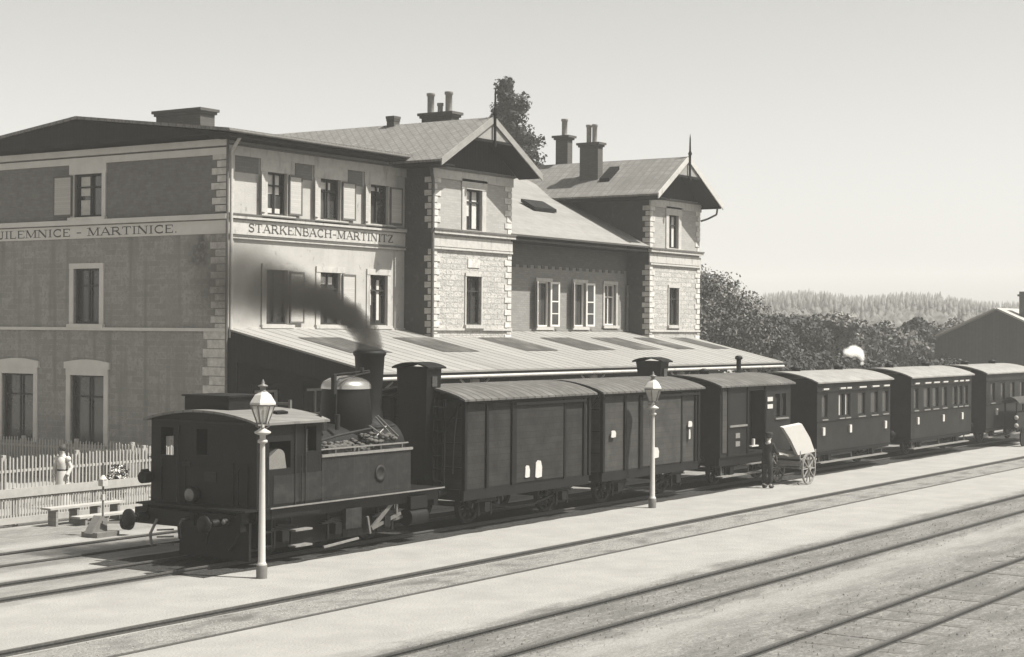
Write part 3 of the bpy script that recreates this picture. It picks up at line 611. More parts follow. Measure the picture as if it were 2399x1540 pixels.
# ---- canopy
CE = 31.0; cz = 3.66
def canopy_z(y): return cz + (y - CE) / (P0 - CE) * (4.95 - cz)
CN = bpy.data.objects.new('canopy', None); col.objects.link(CN); CN.parent = ST; OFF[CN.name] = OFF[ST.name]
m = MB(); x0c, x1c = S0 + .0, 67.1
m.prism([(x0c, CE, cz), (x1c, CE, cz), (x1c + .9, P0, canopy_z(P0)), (x0c, P0, canopy_z(P0))], (0, 0, .06))
for k in range(47):
    x = x0c + .3 + k * .6; m.prism([(x - .02, CE, cz + .06), (x + .02, CE, cz + .06), (x + .02, P0, canopy_z(P0) + .06), (x - .02, P0, canopy_z(P0) + .06)], (0, 0, .008))
OFF[CN.name] = OFF[ST.name]
m.build('canopy_roof', M_canopy, CN)
for x in (40.7, 45.6, 50.7, 54.9, 58.7, 62.2, 65.4):
    m = MB(); w_ = 2.1 if x < 60 else 1.5
    m.prism([(x, 33.5, canopy_z(33.5) + .072), (x + w_, 33.5, canopy_z(33.5) + .072), (x + w_, 35.7, canopy_z(35.7) + .072), (x, 35.7, canopy_z(35.7) + .072)], (0, 0, .006)); m.build('roof_light', M_rlight, CN)
m = MB(); m.box(x0c, x1c, CE + .03, CE + .1, cz - .14, cz - .004); m.build('canopy_fascia', M_black, CN)
m = MB(); m.tube((x0c, CE - .02, cz - .14), (x1c, CE - .02, cz - .14), .055, n=8); m.build('canopy_gutter', M_trim, CN)
m = MB()
for k in range(24):
    x = x0c + .3 + k * 1.2; m.beam((x, CE + .1, canopy_z(CE) - .09), (x, P0 - .02, canopy_z(P0) - .09), .09, .14)
m.box(x0c + .1, x1c, 31.55, 31.7, 3.42, 3.6); m.build('canopy_rafters', M_soffit, CN)
m = MB(); m.prism([(x0c + .02, CE + .1, cz - .02), (x0c + .02, P0 - .05, canopy_z(P0) - .02), (x0c + .02, P0 - .05, .9), (x0c + .02, P0 - .45, .9), (x0c + .02, P0 - .45, canopy_z(P0) - 1.0), (x0c + .02, CE + .1, cz - .5)], (.08, 0, 0)); m.build('canopy_end_boards', M_soffit, CN)
for k, x in enumerate((39.6, 44.76, 52.2, 58.9, 65.42)):
    m = MB(); m.tube((x, 31.62, .25), (x, 31.62, 3.42), .09, n=10); m.box(x - .15, x + .15, 31.47, 31.77, .25, .55); m.tube((x, 31.62, 3.1), (x, 31.62, 3.4), .15, n=10); po = m.build('canopy_post', M_trim, CN)
    m = MB()
    for sg in (-1, 1): m.path([(x, 31.62, 2.6), (x + sg * .3, 31.62, 3.1), (x + sg * .8, 31.62, 3.4)], .035, 6)
    m.build('bracket', M_trim, po)

pl = MB(); pl.box(S0 - .2, 76, 30.5, P0 - .02, -.1, .25); tag(pl.build('platform', M_stone), 'low station platform under the canopy', 'platform', kind='structure')

# ------------------------------------------------------------------ rolling stock
YC, YN, YF = 25.35, 23.86, 26.84
def arc_roof(x0, x1, y0, y1, ze, zc, t=.06, n=14):
    m = MB(); v = []
    for x in (x0, x1):
        for k in range(n + 1):
            a = k / n; y = y0 + (y1 - y0) * a; z = ze + (zc - ze) * math.sin(math.pi * a) ** .8; v.append((x, y, z))
        for k in range(n, -1, -1):
            a = k / n; y = y0 + (y1 - y0) * a; z = ze + (zc - ze) * math.sin(math.pi * a) ** .8 - t; v.append((x, y, z))
    N = 2 * (n + 1); f = [(i, (i + 1) % N, N + (i + 1) % N, N + i) for i in range(N)]
    m.add(v, f); m.add(v, [tuple(range(N)), tuple(range(N, 2 * N))[::-1]]); return m
def wheelset(parent, x, r=.48, name='wheel', mat_=M_black, spokes=True):
    for y in (24.62, 26.08):
        m = MB(); n = 28; zc = .12 + r
        v = []
        for yy in (y - .06, y + .06):
            for rr in (r, r - .09):
                v += [(x + rr * math.cos(2 * math.pi * i / n), yy, zc + rr * math.sin(2 * math.pi * i / n)) for i in range(n)]
        f = []
        for i in range(n):
            j = (i + 1) % n
            f += [(i, j, n + j, n + i), (2 * n + i, 3 * n + i, 3 * n + j, 2 * n + j), (i, 2 * n + i, 2 * n + j, j), (n + i, n + j, 3 * n + j, 3 * n + i)]
        m.add(v, f)
        for k in range(8):
            a = 2 * math.pi * k / 8 + .2; m.beam((x, y, zc), (x + (r - .07) * math.cos(a), y, zc + (r - .07) * math.sin(a)), .05, .06, up=(0, 1, 0))
        m.tube((x, y - .1, zc), (x, y + .1, zc), .1, n=12)
        w = m.build(name, mat_, parent)
    MB().tube((x, 24.62, .12 + r), (x, 26.08, .12 + r), .07, n=10).build('axle', M_black, parent)
    for yy in (YN + .22, YF - .22):
        m = MB(); m.box(x - .11, x + .11, yy - .1, yy + .1, r, r + .24)
        for k in range(4): m.box(x - .5 + k * .1, x + .5 - k * .1, yy - .05, yy + .05, r + .245 + k * .034, r + .275 + k * .034)
        m.box(x - .3, x - .24, yy - .03, yy + .03, r - .1, r + .5); m.box(x + .24, x + .3, yy - .03, yy + .03, r - .1, r + .5)
        m.build('axle_box', M_black, parent)
def buffers(parent, xe, d, ys=(24.5, 26.2), z=.98):
    for y in ys:
        m = MB(); m.tube((xe, y, z), (xe + d * .3, y, z), .1, .08, 12); m.tube((xe + d * .3, y, z), (xe + d * .5, y, z), .05, n=10); m.lathe((xe + d * .5, y, z), [(.02, -.03 * 1), (.19, -.02), (.19, .02), (.1, .04)], 18, 'x'); m.build('buffer', M_black, parent)
def hook(parent, xe, d):
    m = MB(); m.box(min(xe, xe + d * .12), max(xe, xe + d * .12), 25.22, 25.48, .85, 1.1); m.path([(xe + d * .1, 25.35, .98), (xe + d * .35, 25.35, .98), (xe + d * .42, 25.35, .88), (xe + d * .38, 25.35, .6)], .035, 6); m.build('coupling', M_black, parent)

def underframe(parent, x0, x1, whe, zf=1.08, r=.46, step_=None):
    m = MB(); m.box(x0 + .02, x1 - .02, YN + .05, YN + .17, zf - .27, zf); m.box(x0 + .02, x1 - .02, YF - .17, YF - .05, zf - .27, zf)
    m.box(x0, x0 + .12, YN + .17, YF - .17, zf - .27, zf); m.box(x1 - .12, x1, YN + .17, YF - .17, zf - .27, zf)
    m.beam(((x0 + .5), YN + .3, zf - .3), ((x0 + x1) / 2 - .6, YN + .3, .45), .05, .06); m.beam(((x1 - .5), YN + .3, zf - .3), ((x0 + x1) / 2 + .6, YN + .3, .45), .05, .06); m.beam(((x0 + x1) / 2 - .6, YN + .3, .45), ((x0 + x1) / 2 + .6, YN + .3, .45), .05, .06)
    m.build('underframe', M_black, parent)
    for x in whe: wheelset(parent, x, r)
    buffers(parent, x0, -1); buffers(parent, x1, 1); hook(parent, x0, -1); hook(parent, x1, 1)
def step_board(parent, x0, x1, z, y=YN - .0):
    m = MB(); m.box(x0, x1, y - .02, y + .24, z, z + .04)
    for x in (x0 + .2, (x0 + x1) / 2, x1 - .2): m.beam((x, y + .15, z), (x, y + .15, .9), .04, .03)
    m.build('step_board', M_edge, parent)

# -- tank engine
LO = thing('tank_locomotive', (29.0, YC, 0), 'small black steam tank engine, cab towards the camera, smoking from its tall funnel', 'steam locomotive')
LN, LF = 23.86, 26.95   # sides of the engine
xr, xc = 25.95, 28.0    # rear and front of the cab
m = MB(); zE = 3.02
ops = [(26.42 - LN, 26.82 - LN, 2.3, 2.84), (25.2 - LN, 25.6 - LN, 2.3, 2.84)]
# rear wall: u runs along y
wall(m, (xr, LN, 0), Y, LF - LN, 1.0, zE, [(2.42, 2.8, 2.25, 2.85), (1.42, 1.74, 2.3, 2.85)], NX, .06)
m.add([(xr, LN, zE), (xr, LF, zE)] + [(xr, LF + (LN - LF) * k / 10, zE + .22 * math.sin(math.pi * k / 10)) for k in range(1, 10)], [tuple(range(11))])
# near side wall with cut-out, far side wall, front wall
wall(m, (xr, LN, 0), X, xc - xr, 1.0, zE, [(.38, 1.05, 2.04, 2.62), (1.55, 1.88, 2.36, 2.9)], NY, .06)
wall(m, (xr, LF, 0), X, xc - xr, 1.0, zE, [(.38, 1.05, 2.04, 2.62)], Y, .06)
wall(m, (xc, LN, 0), Y, LF - LN, 1.0, zE + .1, [(.35, .7, 2.3, 2.8), (2.4, 2.75, 2.3, 2.8)], X, .06)
cabo = m.build('cab', M_black, LO)
ro = arc_roof(25.83, 28.12, LN - .14, LF + .14, 3.03, 3.26, .05, 16).build('cab_roof', M_roofl, LO)
m = MB(); m.box(26.3, 27.4, 25.0, 26.3, 3.22, 3.52); m.box(26.25, 27.45, 24.95, 26.35, 3.521, 3.56); m.build('roof_ventilator', M_black, ro)
m = MB(); m.prism([(27.0, 24.25, 3.165), (27.35, 24.25, 3.165), (27.35, 24.4, 3.19), (27.0, 24.4, 3.19)], (0, 0, .05)); m.build('roof_hatch', M_black, ro)
# white lamp bracket and whistle in front of the roof
m = MB(); m.box(28.08, 28.14, 24.9, 25.4, 3.3, 3.36); m.box(28.08, 28.14, 24.84, 24.9, 3.05, 3.42); m.box(28.08, 28.14, 25.4, 25.46, 3.1, 3.42); m.build('lamp_bracket', M_steel, LO)
# bunker (rear lower body) and beam
m = MB(); m.box(25.62, 25.8, 24.0, 27.1, .78, 1.12); m.build('buffer_beam', M_black, LO)
buffers(LO, 25.62, -1, (24.55, 26.75), .95); hook(LO, 25.62, -1)
m = MB(); m.box(25.6, 32.4, 23.95, 24.1, .95, 1.19); m.box(25.6, 32.4, 26.7, 26.85, .95, 1.19); m.box(26.2, 31.1, 24.25, 24.29, .3, .95); m.build('main_frame', M_black, LO)
m = MB(); m.box(25.55, 32.45, 23.8, 26.98, 1.2, 1.24); fp = m.build('footplate', M_black, LO)
MB().box(26.3, 32.45, 23.78, 23.80, 1.215, 1.245).build('footplate_edge', M_edge, fp)
m = MB(); m.box(32.3, 32.45, 24.0, 26.8, .8, 1.19); m.build('buffer_beam', M_black, LO); buffers(LO, 32.45, 1, (24.5, 26.2)); 
# steps and hanging pipes at the rear near corner
m = MB()
for z in (.42, .72): m.box(26.0, 26.4, 23.82, 24.05, z, z + .03)
m.box(25.98, 26.01, 23.84, 24.05, .4, 1.19); m.box(26.39, 26.42, 23.84, 24.05, .4, 1.19); m.build('step', M_black, LO)
m = MB()
for z in (.38, .55, .7): m.tube((25.4, 26.2, z), (25.7, 26.0, z), .018, n=6)
m.path([(25.6, 26.4, .9), (25.4, 26.4, .6), (25.45, 26.4, .35)], .03); m.build('brake_hose', M_edge, LO)
MB().box(25.82, 25.9, 23.95, 25.95, .16, 1.19).build('rear_apron', M_black, LO)
# headlight and the small lamps on the rear wall
def lamp_round(parent, x, y, z, r, name='headlight', glass=M_steel):
    m = MB(); m.lathe((x, y, z), [(r * .5, .0), (r, -.02), (r, -.16), (r * .86, -.18)], 18, 'x'); o = m.build(name, M_black, parent)
    m = MB(); m.lathe((x - .185, y, z), [(r * .8, 0), (r * .55, -.02), (.005, -.03)], 18, 'x'); m.build('lens', glass, o); return o
lamp_round(LO, xr, 25.62, 1.45, .17); lamp_round(LO, 25.62, 24.3, 1.0, .07, 'tail_lamp')
m = MB(); m.tube((25.72, 27.0, 1.75), (25.94, 27.0, 1.75), .13, n=14); m.tube((25.72, 27.0, 1.88), (25.9, 27.0, 1.88), .05, n=8); m.build('side_lamp', M_black, LO)
m = MB()
for y in (24.1, 24.5, 25.9, 26.6): m.box(25.93, 25.947, y, y + .02, 1.05, 2.2)
for z in (1.3, 2.18): m.box(25.925, 25.93, 24.0, 27.0, z, z + .02)
m.path([(25.9, 24.3, 1.3), (25.86, 24.3, 1.35), (25.86, 24.3, 2.0), (25.9, 24.3, 2.05)], .016, 6); m.path([(25.9, 26.55, 1.3), (25.86, 26.55, 1.35), (25.86, 26.55, 2.0), (25.9, 26.55, 2.05)], .016, 6)
m.build('handrail', M_black, LO)
m = MB()
for y in (24.55, 25.35, 26.2):
    for k in range(24): m.sph((25.945, y, 1.1 + k * .085), .011, 5)
for z in (1.08, 2.1):
    for k in range(36): m.sph((25.945, 23.92 + k * .083, z), .011, 5)
for x in (26.02, 27.1, 27.92):
    for k in range(24): m.sph((x, LN - .004, 1.1 + k * .082), .011, 5)
m.build('rivets', M_tank, LO)
m = MB()
for x in (27.12, 27.45): m.box(x, x + .03, LN - .03, LN - .002, 1.25, 3.0)
m.box(26.0, 28.0, LN - .03, LN - .003, 2.96, 3.0); m.box(25.92, 25.947, 23.9, 26.9, 2.98, 3.02); m.path([(26.25, LN - .05, 1.3), (26.25, LN - .05, 2.3)], .014, 6); m.path([(27.3, LN - .05, 1.3), (27.3, LN - .05, 2.3)], .014, 6); m.build('cab_strapping', M_tank, LO)
m = MB(); m.box(25.93, 25.947, 25.0, 25.35, 1.75, 1.95); m.box(25.93, 25.947, 25.75, 26.0, 2.05, 2.13); m.build('number_plate', M_tank, LO)
m = MB(); m.path([(25.85, 24.15, 1.2), (25.82, 24.2, .8), (25.75, 24.3, .5), (25.82, 24.5, .35)], .025, 6); m.path([(25.8, 25.0, 1.1), (25.72, 25.0, .7), (25.76, 25.1, .45)], .03, 6); m.path([(25.9, 26.1, 1.2), (25.9, 26.1, 2.6), (25.95, 26.1, 2.9)], .02, 6); m.build('pipe', M_tank, LO)
# side tank with rounded rear shoulder, rim and top plating
m = MB()
m.path([(28.1, LN + .3, 2.5), (29.0, LN + .35, 2.62), (30.0, LN + .4, 2.7), (31.2, LN + .5, 2.75)], .03, 6); m.path([(30.9, YC - .7, 2.1), (30.95, YC - .8, 1.6), (31.3, YC - .95, 1.0)], .05, 8); m.tube((29.6, 24.75, 2.7), (29.6, 24.75, 3.05), .06, n=10); m.tube((29.2, 24.85, 2.7), (29.2, 24.85, 2.95), .09, n=10); m.build('boiler_pipe', M_tank, LO)
m = MB(); n = 8; pts = [(28.02, LN, 1.245), (31.2, LN, 1.245), (31.2, LN, 2.24), (28.02, LN, 2.24)]
m.prism(pts, (0, .62, 0)); tk = m.build('side_tank', M_tank, LO); m = MB(); m.prism([(x, LF - .62, z) for x, _, z in pts], (0, .62, 0)); m.build('side_tank', M_tank, LO)
m = MB(); m.box(28.0, 31.25, LN - .03, LN - .001, 2.2, 2.26); m.beam((28.05, LN + .1, 2.36), (31.22, LN + .1, 2.36), .03, .03)
for x in (28.6, 29.4, 30.2, 31.0): m.beam((x, LN + .1, 2.24), (x, LN + .1, 2.36), .02, .02)
m.build('tank_rim', M_edge, tk)
m = MB(); m.lathe((30.05, LN, 1.72), [(.1, -.005), (.19, -.012), (.2, -.02), (.13, -.03), (.12, -.015), (.01, -.015)], 20, 'y'); m.build('round_plate', M_tank, tk)
m = MB(); m.box(26.45, 28.0, LN - .012, LN - .002, 1.3, 1.9); m.build('bunker_panel', M_tank, LO)
rv = MB()
for i in range(38):
    for z in (1.32, 2.14): rv.sph((28.1 + i * .083, LN - .002, z), .012, 6)
rv.build('rivets', M_tank, tk)
m = MB()   # rounded pale lid seen through the cab cut-out
v = []; n = 8
pr = [(26.35, 2.04)] + [(26.35 + .0, 2.3)] + [(26.85 - .22 + .22 * math.sin(math.pi / 2 * k / n), 2.3 + .16 * math.cos(math.pi / 2 * k / n)) for k in range(n + 1)] + [(26.9, 2.04)]
m.prism([(x, LN + .03, z) for x, z in pr], (0, .5, 0)); m.build('bunker_lid', M_dome, LO)
# boiler, smokebox, dome, funnel
m = MB(); m.tube((28.0, YC, 2.15), (31.0, YC, 2.15), .66, n=28); m.build('boiler', M_black, LO)
m = MB(); m.tube((31.0, YC, 2.12), (32.0, YC, 2.12), .72, n=28); m.lathe((32.0, YC, 2.12), [(.66, 0), (.6, .06), (.1, .1)], 24, 'x'); m.box(31.1, 31.9, YC - .5, YC + .5, 1.24, 1.8); m.build('smokebox', M_black, LO)
m = MB(); m.box(28.1, 30.9, 24.5, 24.9, 2.24, 2.3); m.box(28.4, 29.2, 24.0, 24.5, 2.245, 2.42); m.box(29.4, 30.1, 24.1, 24.6, 2.245, 2.36)
for k in range(190):
    x = rng.uniform(28.2, 31.0); y = rng.uniform(24.0, 24.75); s_ = rng.uniform(.03, .08); m.sph((x, y, 2.28 + rng.uniform(0, .14) + .15 * math.exp(-((x - 30.6) / .5) ** 2)), s_, 6, (1.3, 1, .7))
m.build('fuel_heap', mat('split_firewood', 0.083, .3, 12, .9), LO)
m = MB()
for a, b in (((30.3, 24.2, 2.98), (31.0, 24.15, 2.42)), ((30.0, 24.15, 2.8), (30.85, 24.1, 2.36)), ((30.1, 24.2, 2.4), (30.7, 24.2, 2.75)), ((30.9, 24.2, 2.4), (30.5, 24.2, 2.62)), ((30.5, 24.3, 3.0), (31.15, 24.2, 2.5))): m.tube(a, b, .02, n=6)
m.build('fire_iron', M_steel, LO)
dm = MB(); dm.lathe((30.62, YC, 0), [(.6, 2.55), (.6, 2.75), (.63, 2.8), (.58, 3.45), (.57, 3.6)], 28); dm.build('dome_body', M_black, LO)
dm = MB(); dm.lathe((30.62, YC, 0), [(.60, 3.6), (.595, 3.68)] + [(.58 * math.cos(t * .1745), 3.68 + .22 * math.sin(t * .1745)) for t in range(1, 9)] + [(.02, 3.905)], 28); dm.build('dome_cap', M_dome, LO)
m = MB(); m.path([(29.85, 25.0, 2.9), (29.85, 25.0, 3.75), (29.95, 25.0, 3.85), (31.2, 25.1, 3.98)], .018, 6); m.tube((29.75, 25.0, 3.95), (31.25, 25.15, 4.02), .016, n=6); m.box(29.72, 29.8, 24.95, 25.05, 3.5, 3.95); m.tube((30.9, 25.1, 3.98), (30.9, 25.1, 4.1), .05, n=8); m.build('steam_pipe', M_tank, LO)
m = MB(); m.lathe((31.5, YC, 0), [(.42, 2.7), (.34, 2.85), (.29, 3.1), (.31, 3.6), (.36, 4.35), (.4, 4.4), (.4, 4.46), (.33, 4.5), (.3, 4.3)], 26); m.build('funnel', M_black, LO)
# cylinders, rods, wheels
for x in (27.0, 28.75, 30.5): wheelset(LO, x, .46)
m = MB(); m.tube((31.2, 24.0, .6), (31.85, 24.0, .6), .2, n=18); m.box(31.2, 31.85, 23.85, 24.2, .8, 1.1); m.build('cylinder', M_black, LO)
m = MB(); m.beam((28.75, 24.3, .48), (30.5, 24.3, .5), .04, .09); m.beam((27.0, 24.33, .46), (28.75, 24.33, .48), .04, .08); m.beam((30.5, 24.2, .5), (31.25, 24.1, .62), .05, .06); m.beam((30.0, 24.05, .45), (30.75, 24.0, 1.05), .05, .1); m.beam((30.0, 24.05, .45), (31.0, 24.0, .72), .05, .07); m.beam((30.85, 24.0, .7), (30.85, 24.0, 1.12), .05, .06); m.beam((29.9, 24.02, .35), (29.8, 24.02, .75), .05, .06); m.build('connecting_rod', M_steel, LO)
m = MB(); m.box(28.9, 29.45, 23.9, 24.0, .55, 1.0); m.build('sand_box', M_tank, LO)
m = MB(); m.box(27.2, 27.75, 23.88, 24.1, .66, .7); m.box(27.2, 27.75, 23.88, 24.1, .32, .36); m.beam((28.2, 23.95, .22), (29.4, 23.95, .3), .04, .05); m.build('step', M_edge, LO)

# -- smoke
def vol_mat(name, dens, colr, node, absorb=None, aniso=0.0):
    m = bpy.data.materials.new(name); m.use_nodes = True; nt = m.node_tree; nt.nodes.clear(); o = nt.nodes.new('ShaderNodeOutputMaterial'); v = nt.nodes.new('ShaderNodeVolumePrincipled')
    v.inputs['Color'].default_value = colr; v.inputs['Anisotropy'].default_value = aniso; nt.links.new(v.outputs[0], o.inputs['Volume'])
    if node: node(nt, v)
    else: v.inputs['Density'].default_value = dens
    return m
def puff_nodes(puffs, nscale, gain, lo=.32, hi=.62, sharp=(.9, .15)):
    """density made of soft overlapping puffs (x, y, z, radius, weight), torn by noise"""
    def f(nt, v):
        N = nt.nodes; L = nt.links; geo = N.new('ShaderNodeNewGeometry')
        n = N.new('ShaderNodeTexNoise'); n.inputs['Scale'].default_value = nscale; n.inputs['Detail'].default_value = 5; L.new(geo.outputs['Position'], n.inputs[0])
        nv = N.new('ShaderNodeVectorMath'); nv.operation = 'MULTIPLY_ADD'; L.new(n.outputs['Color'], nv.inputs[0]); nv.inputs[1].default_value = (.24, .2, .24); nv.inputs[2].default_value = (-.12, -.1, -.12)
        P_ = N.new('ShaderNodeVectorMath'); P_.operation = 'ADD'; L.new(geo.outputs['Position'], P_.inputs[0]); L.new(nv.outputs[0], P_.inputs[1])
        tot = None
        for x, y, z, rr, w in puffs:
            d = N.new('ShaderNodeVectorMath'); d.operation = 'DISTANCE'; L.new(P_.outputs[0], d.inputs[0]); d.inputs[1].default_value = (x, y, z)
            mr_ = N.new('ShaderNodeMapRange'); mr_.interpolation_type = 'SMOOTHSTEP'; mr_.inputs[1].default_value = rr * sharp[0] + .02; mr_.inputs[2].default_value = rr * sharp[1]; mr_.inputs[4].default_value = w; L.new(d.outputs['Value'], mr_.inputs[0])
            tot = mr_.outputs[0] if tot is None else math_node(N, L, 'MAXIMUM', tot, mr_.outputs[0])
        r_n = N.new('ShaderNodeMapRange'); r_n.inputs[1].default_value = lo; r_n.inputs[2].default_value = hi; r_n.inputs[3].default_value = .6; L.new(n.outputs[0], r_n.inputs[0])
        L.new(math_node(N, L, 'MULTIPLY', math_node(N, L, 'MULTIPLY', tot, r_n.outputs[0]), gain), v.inputs['Density'])
    return f
def plume(name, pts, m_, n=14):
    mb = MB(); v = []; rs = []
    P = [Vector(p[:3]) for p in pts]
    for i, p in enumerate(P):
        d = (P[min(i + 1, len(P) - 1)] - P[max(i - 1, 0)]).normalized(); x = d.cross(Vector((0, 1, 0))).normalized(); y = d.cross(x)
        for k in range(n):
            t = 2 * math.pi * k / n; rr = pts[i][3] * rng.uniform(.9, 1.1); v.append(p + (x * math.cos(t) + y * math.sin(t)) * rr)
    f = [(i * n + k, i * n + (k + 1) % n, (i + 1) * n + (k + 1) % n, (i + 1) * n + k) for i in range(len(P) - 1) for k in range(n)]
    mb.add(v, f, True); mb.add(v, [tuple(range(n))[::-1], tuple(range((len(P) - 1) * n, len(P) * n))], True); return mb.build(name, m_)
PF = []
pth = [(31.5, 4.4, .40, 1), (31.48, 4.58, .40, 1), (31.42, 4.76, .40, 1), (31.32, 4.93, .39, .95), (31.17, 5.07, .39, .9), (30.98, 5.2, .39, .85), (30.75, 5.32, .4, .8), (30.48, 5.43, .42, .7), (30.18, 5.52, .46, .58), (29.85, 5.6, .5, .46), (29.5, 5.68, .56, .34), (29.1, 5.75, .64, .24), (28.6, 5.82, .78, .15), (28.0, 5.9, 1.0, .09), (27.2, 6.0, 1.25, .055), (26.4, 6.1, 1.4, .03)]
for x, z, rr, w in pth: PF.append((x, 25.35, z, rr, w))
dom = [(31.5, 25.35, 4.40, .31)] + [(x, 25.35, z, rr * 1.15, 0) for x, z, rr, w in pth[1:]] + [(26.0, 25.4, 6.1, .8)]
sm = plume('smoke', dom, vol_mat('coal_smoke', 1, (.06, .057, .052, 1), puff_nodes(PF, 2.2, 32)))
tag(sm, 'dark smoke streaming left from the tank engine funnel', 'smoke', kind='stuff')

# -- covered wagons
def covered_wagon(x0, x1, posts, door, label, hut=None, huty=None, mat_=M_plank):
    W_ = thing('covered_wagon', ((x0 + x1) / 2, YC, 0), label, 'goods wagon', 'goods wagons of the standing train')
    zf, zt = 1.08, 3.28
    MB().box(x0 + .03, x1 - .03, YN + .06, YF - .06, zf, zt).build('body', mat_, W_)
    m = MB()
    for x in [x0, x1 - .1]:
        for y in (YN, YF - .1): m.box(x, x + .1, y, y + .1, zf - .02, zt)
    for x, w in posts: m.box(x - w / 2, x + w / 2, YN, YN + .058, zf - .02, zt)
    m.box(x0 + .1, x1 - .1, YN + .01, YN + .055, zt - .42, zt - .0) if False else m.box(x0 + .1, x1 - .1, YN - .015, YN - .001, zt - .1, zt)
    for x in (x0 - .04, x1 - .006):   # end wall framing
        for y in (24.6, 25.35, 26.1): m.box(x, x + .045, y - .05, y + .05, zf, zt)
        m.beam((x + .02, YN + .15, zt - .1), (x + .02, YC, zf + .2), .04, .07, up=(1, 0, 0))
        for z in (1.6, 2.2, 2.8): m.box(x + .006, x + .04, YN + .1, YF - .1, z, z + .03)
    m.build('frame_post', M_post, W_)
    d = MB(); d.box(door[0], door[1], YN + .012, YN + .05, zf + .02, zt - .18); do = d.build('sliding_door', mat_, W_)
    MB().box(door[0] - .1, door[1] + 1.1, YN - .045, YN - .017, zt - .2, zt - .13).build('door_rail', M_post, do)
    arc_roof(x0 - .16, x1 + .16, YN - .1, YF + .1, 3.3, 3.62, .05).build('roof', M_wroof, W_)
    for (lx0, lx1, z0, z1) in label_spots.get((x0), []): w_, h_ = lx1 - lx0, z1 - z0; MB().prism([(lx0 + w_ * a, YN - .02, z0 + h_ * b) for a, b in ((0, .08), (.3, 0), (.95, .05), (1, .6), (.8, .95), (.4, 1), (.1, .85))], (0, .02, 0)).build('paper_label', M_paper, W_)
    underframe(W_, x0, x1, (x0 + 1.15, x1 - 1.15), zf)
    if hut:
        h0, h1 = hut; hz0, hz1 = 2.35, 4.08
        m = MB(); cx = (h0 + h1) / 2
        y0h, y1h = huty; zb = 1.3 if h0 < x0 else 3.3
        v = [(h0 + .06, y0h + .1, zb), (h1 - .06, y0h + .1, zb), (h1 - .06, y1h - .1, zb), (h0 + .06, y1h - .1, zb), (h0, y0h, hz1), (h1, y0h, hz1), (h1, y1h, hz1), (h0, y1h, hz1)]
        m.add(v, [(3, 2, 1, 0), (4, 5, 6, 7), (0, 1, 5, 4), (1, 2, 6, 5), (2, 3, 7, 6), (3, 0, 4, 7)])
        ho = m.build('brake_cabin', M_black, W_)
        arc_roof(h0 - .08, h1 + .08, y0h - .09, y1h + .09, 4.08, 4.2, .04).build('cabin_roof', M_post, ho)
        MB().box(cx - .1, cx + .1, y0h - .02, y0h + .03, 3.6, 3.85).build('cabin_window', M_glass, ho)
    return W_
label_spots = {33.38: [(36.02, 36.24, 1.2, 1.52), (36.5, 36.82, 1.16, 1.62)], 39.95: [(40.35, 40.62, 2.02, 2.22), (44.9, 45.16, 2.12, 2.3), (44.95, 45.05, 1.75, 2.05), (42.75, 43.1, 1.3, 1.62)]}
w1 = covered_wagon(33.38, 39.3, [(34.36, .09), (35.55, .2), (37.98, .09), (38.98, .08)], (35.66, 37.9), 'dark covered wagon next to the engine with a brakeman cabin rising at its near end', (32.9, 33.5), (24.68, 25.62))
m = MB()
for y in (24.3, 24.62): m.tube((33.1, y, 1.1), (33.15, y, 3.3), .022, n=6)
for k in range(7): m.tube((33.1, 24.3, 1.3 + k * .3), (33.1, 24.62, 1.3 + k * .3), .018, n=6)
m.path([(33.25, 24.0, 3.2), (33.1, 24.0, 2.3), (33.05, 24.0, 1.5)], .02, 6); m.build('ladder', M_post, w1)
m = MB(); 
for y, z in ((25.7, 3.0), (25.2, 2.5), (26.2, 2.1), (25.0, 1.75), (25.9, 1.5)): m.box(33.2, 33.3, y - .1, y + .1, z, z + .03)
m.build('grab_handle', M_edge, w1)
w2 = covered_wagon(39.95, 45.7, [(41.2, .09), (42.1, .16), (44.55, .09), (45.45, .08)], (42.2, 44.48), 'paler covered wagon behind the far lamp, with a brakeman cabin at its far end', (45.3, 45.8), (25.0, 25.9), M_plank2)

# -- luggage van
V = thing('luggage_van', (49.6, YC, 0), 'grey luggage van with an open dark doorway and two end windows', 'luggage van')
x0, x1 = 47.05, 52.25
m = MB(); wall(m, (x0, YN, 0), X, x1 - x0, 1.05, 3.28, [(49.02 - x0, 50.2 - x0, 1.15, 3.1), (51.05 - x0, 51.4 - x0, 2.2, 2.95), (51.55 - x0, 51.9 - x0, 2.2, 2.95)], NY, .5)
m.add([(x0, YN, 1.05), (x0, YF, 1.05), (x0, YF, 3.28), (x0, YN, 3.28)], [(0, 1, 2, 3)]); m.add([(x1, YN, 1.05), (x1, YF, 1.05), (x1, YF, 3.28), (x1, YN, 3.28)], [(0, 1, 2, 3)]); m.add([(x0, YF, 1.05), (x1, YF, 1.05), (x1, YF, 3.28), (x0, YF, 3.28)], [(0, 1, 2, 3)]); m.add([(x0, YN, 1.05), (x1, YN, 1.05), (x1, YF, 1.05), (x0, YF, 1.05)], [(0, 1, 2, 3)])
m.add([(x0 + .02, YN + .5, 1.05), (x1 - .02, YN + .5, 1.05), (x1 - .02, YN + .5, 3.2), (x0 + .02, YN + .5, 3.2)], [(0, 1, 2, 3)])
m.build('body', M_coach, V)
MB().box(49.04, 50.18, YN + .44, YN + .47, 1.2, 3.05).build('doorway', M_black, V)
for a in (51.06, 51.56): MB().box(a, a + .33, YN + .1, YN + .12, 2.22, 2.93).build('window', M_glass, V)
m = MB(); m.box(47.15, 47.45, YN - .03, YN - .002, 1.2, 3.2); m.build('pale_panel', M_plank2, V)
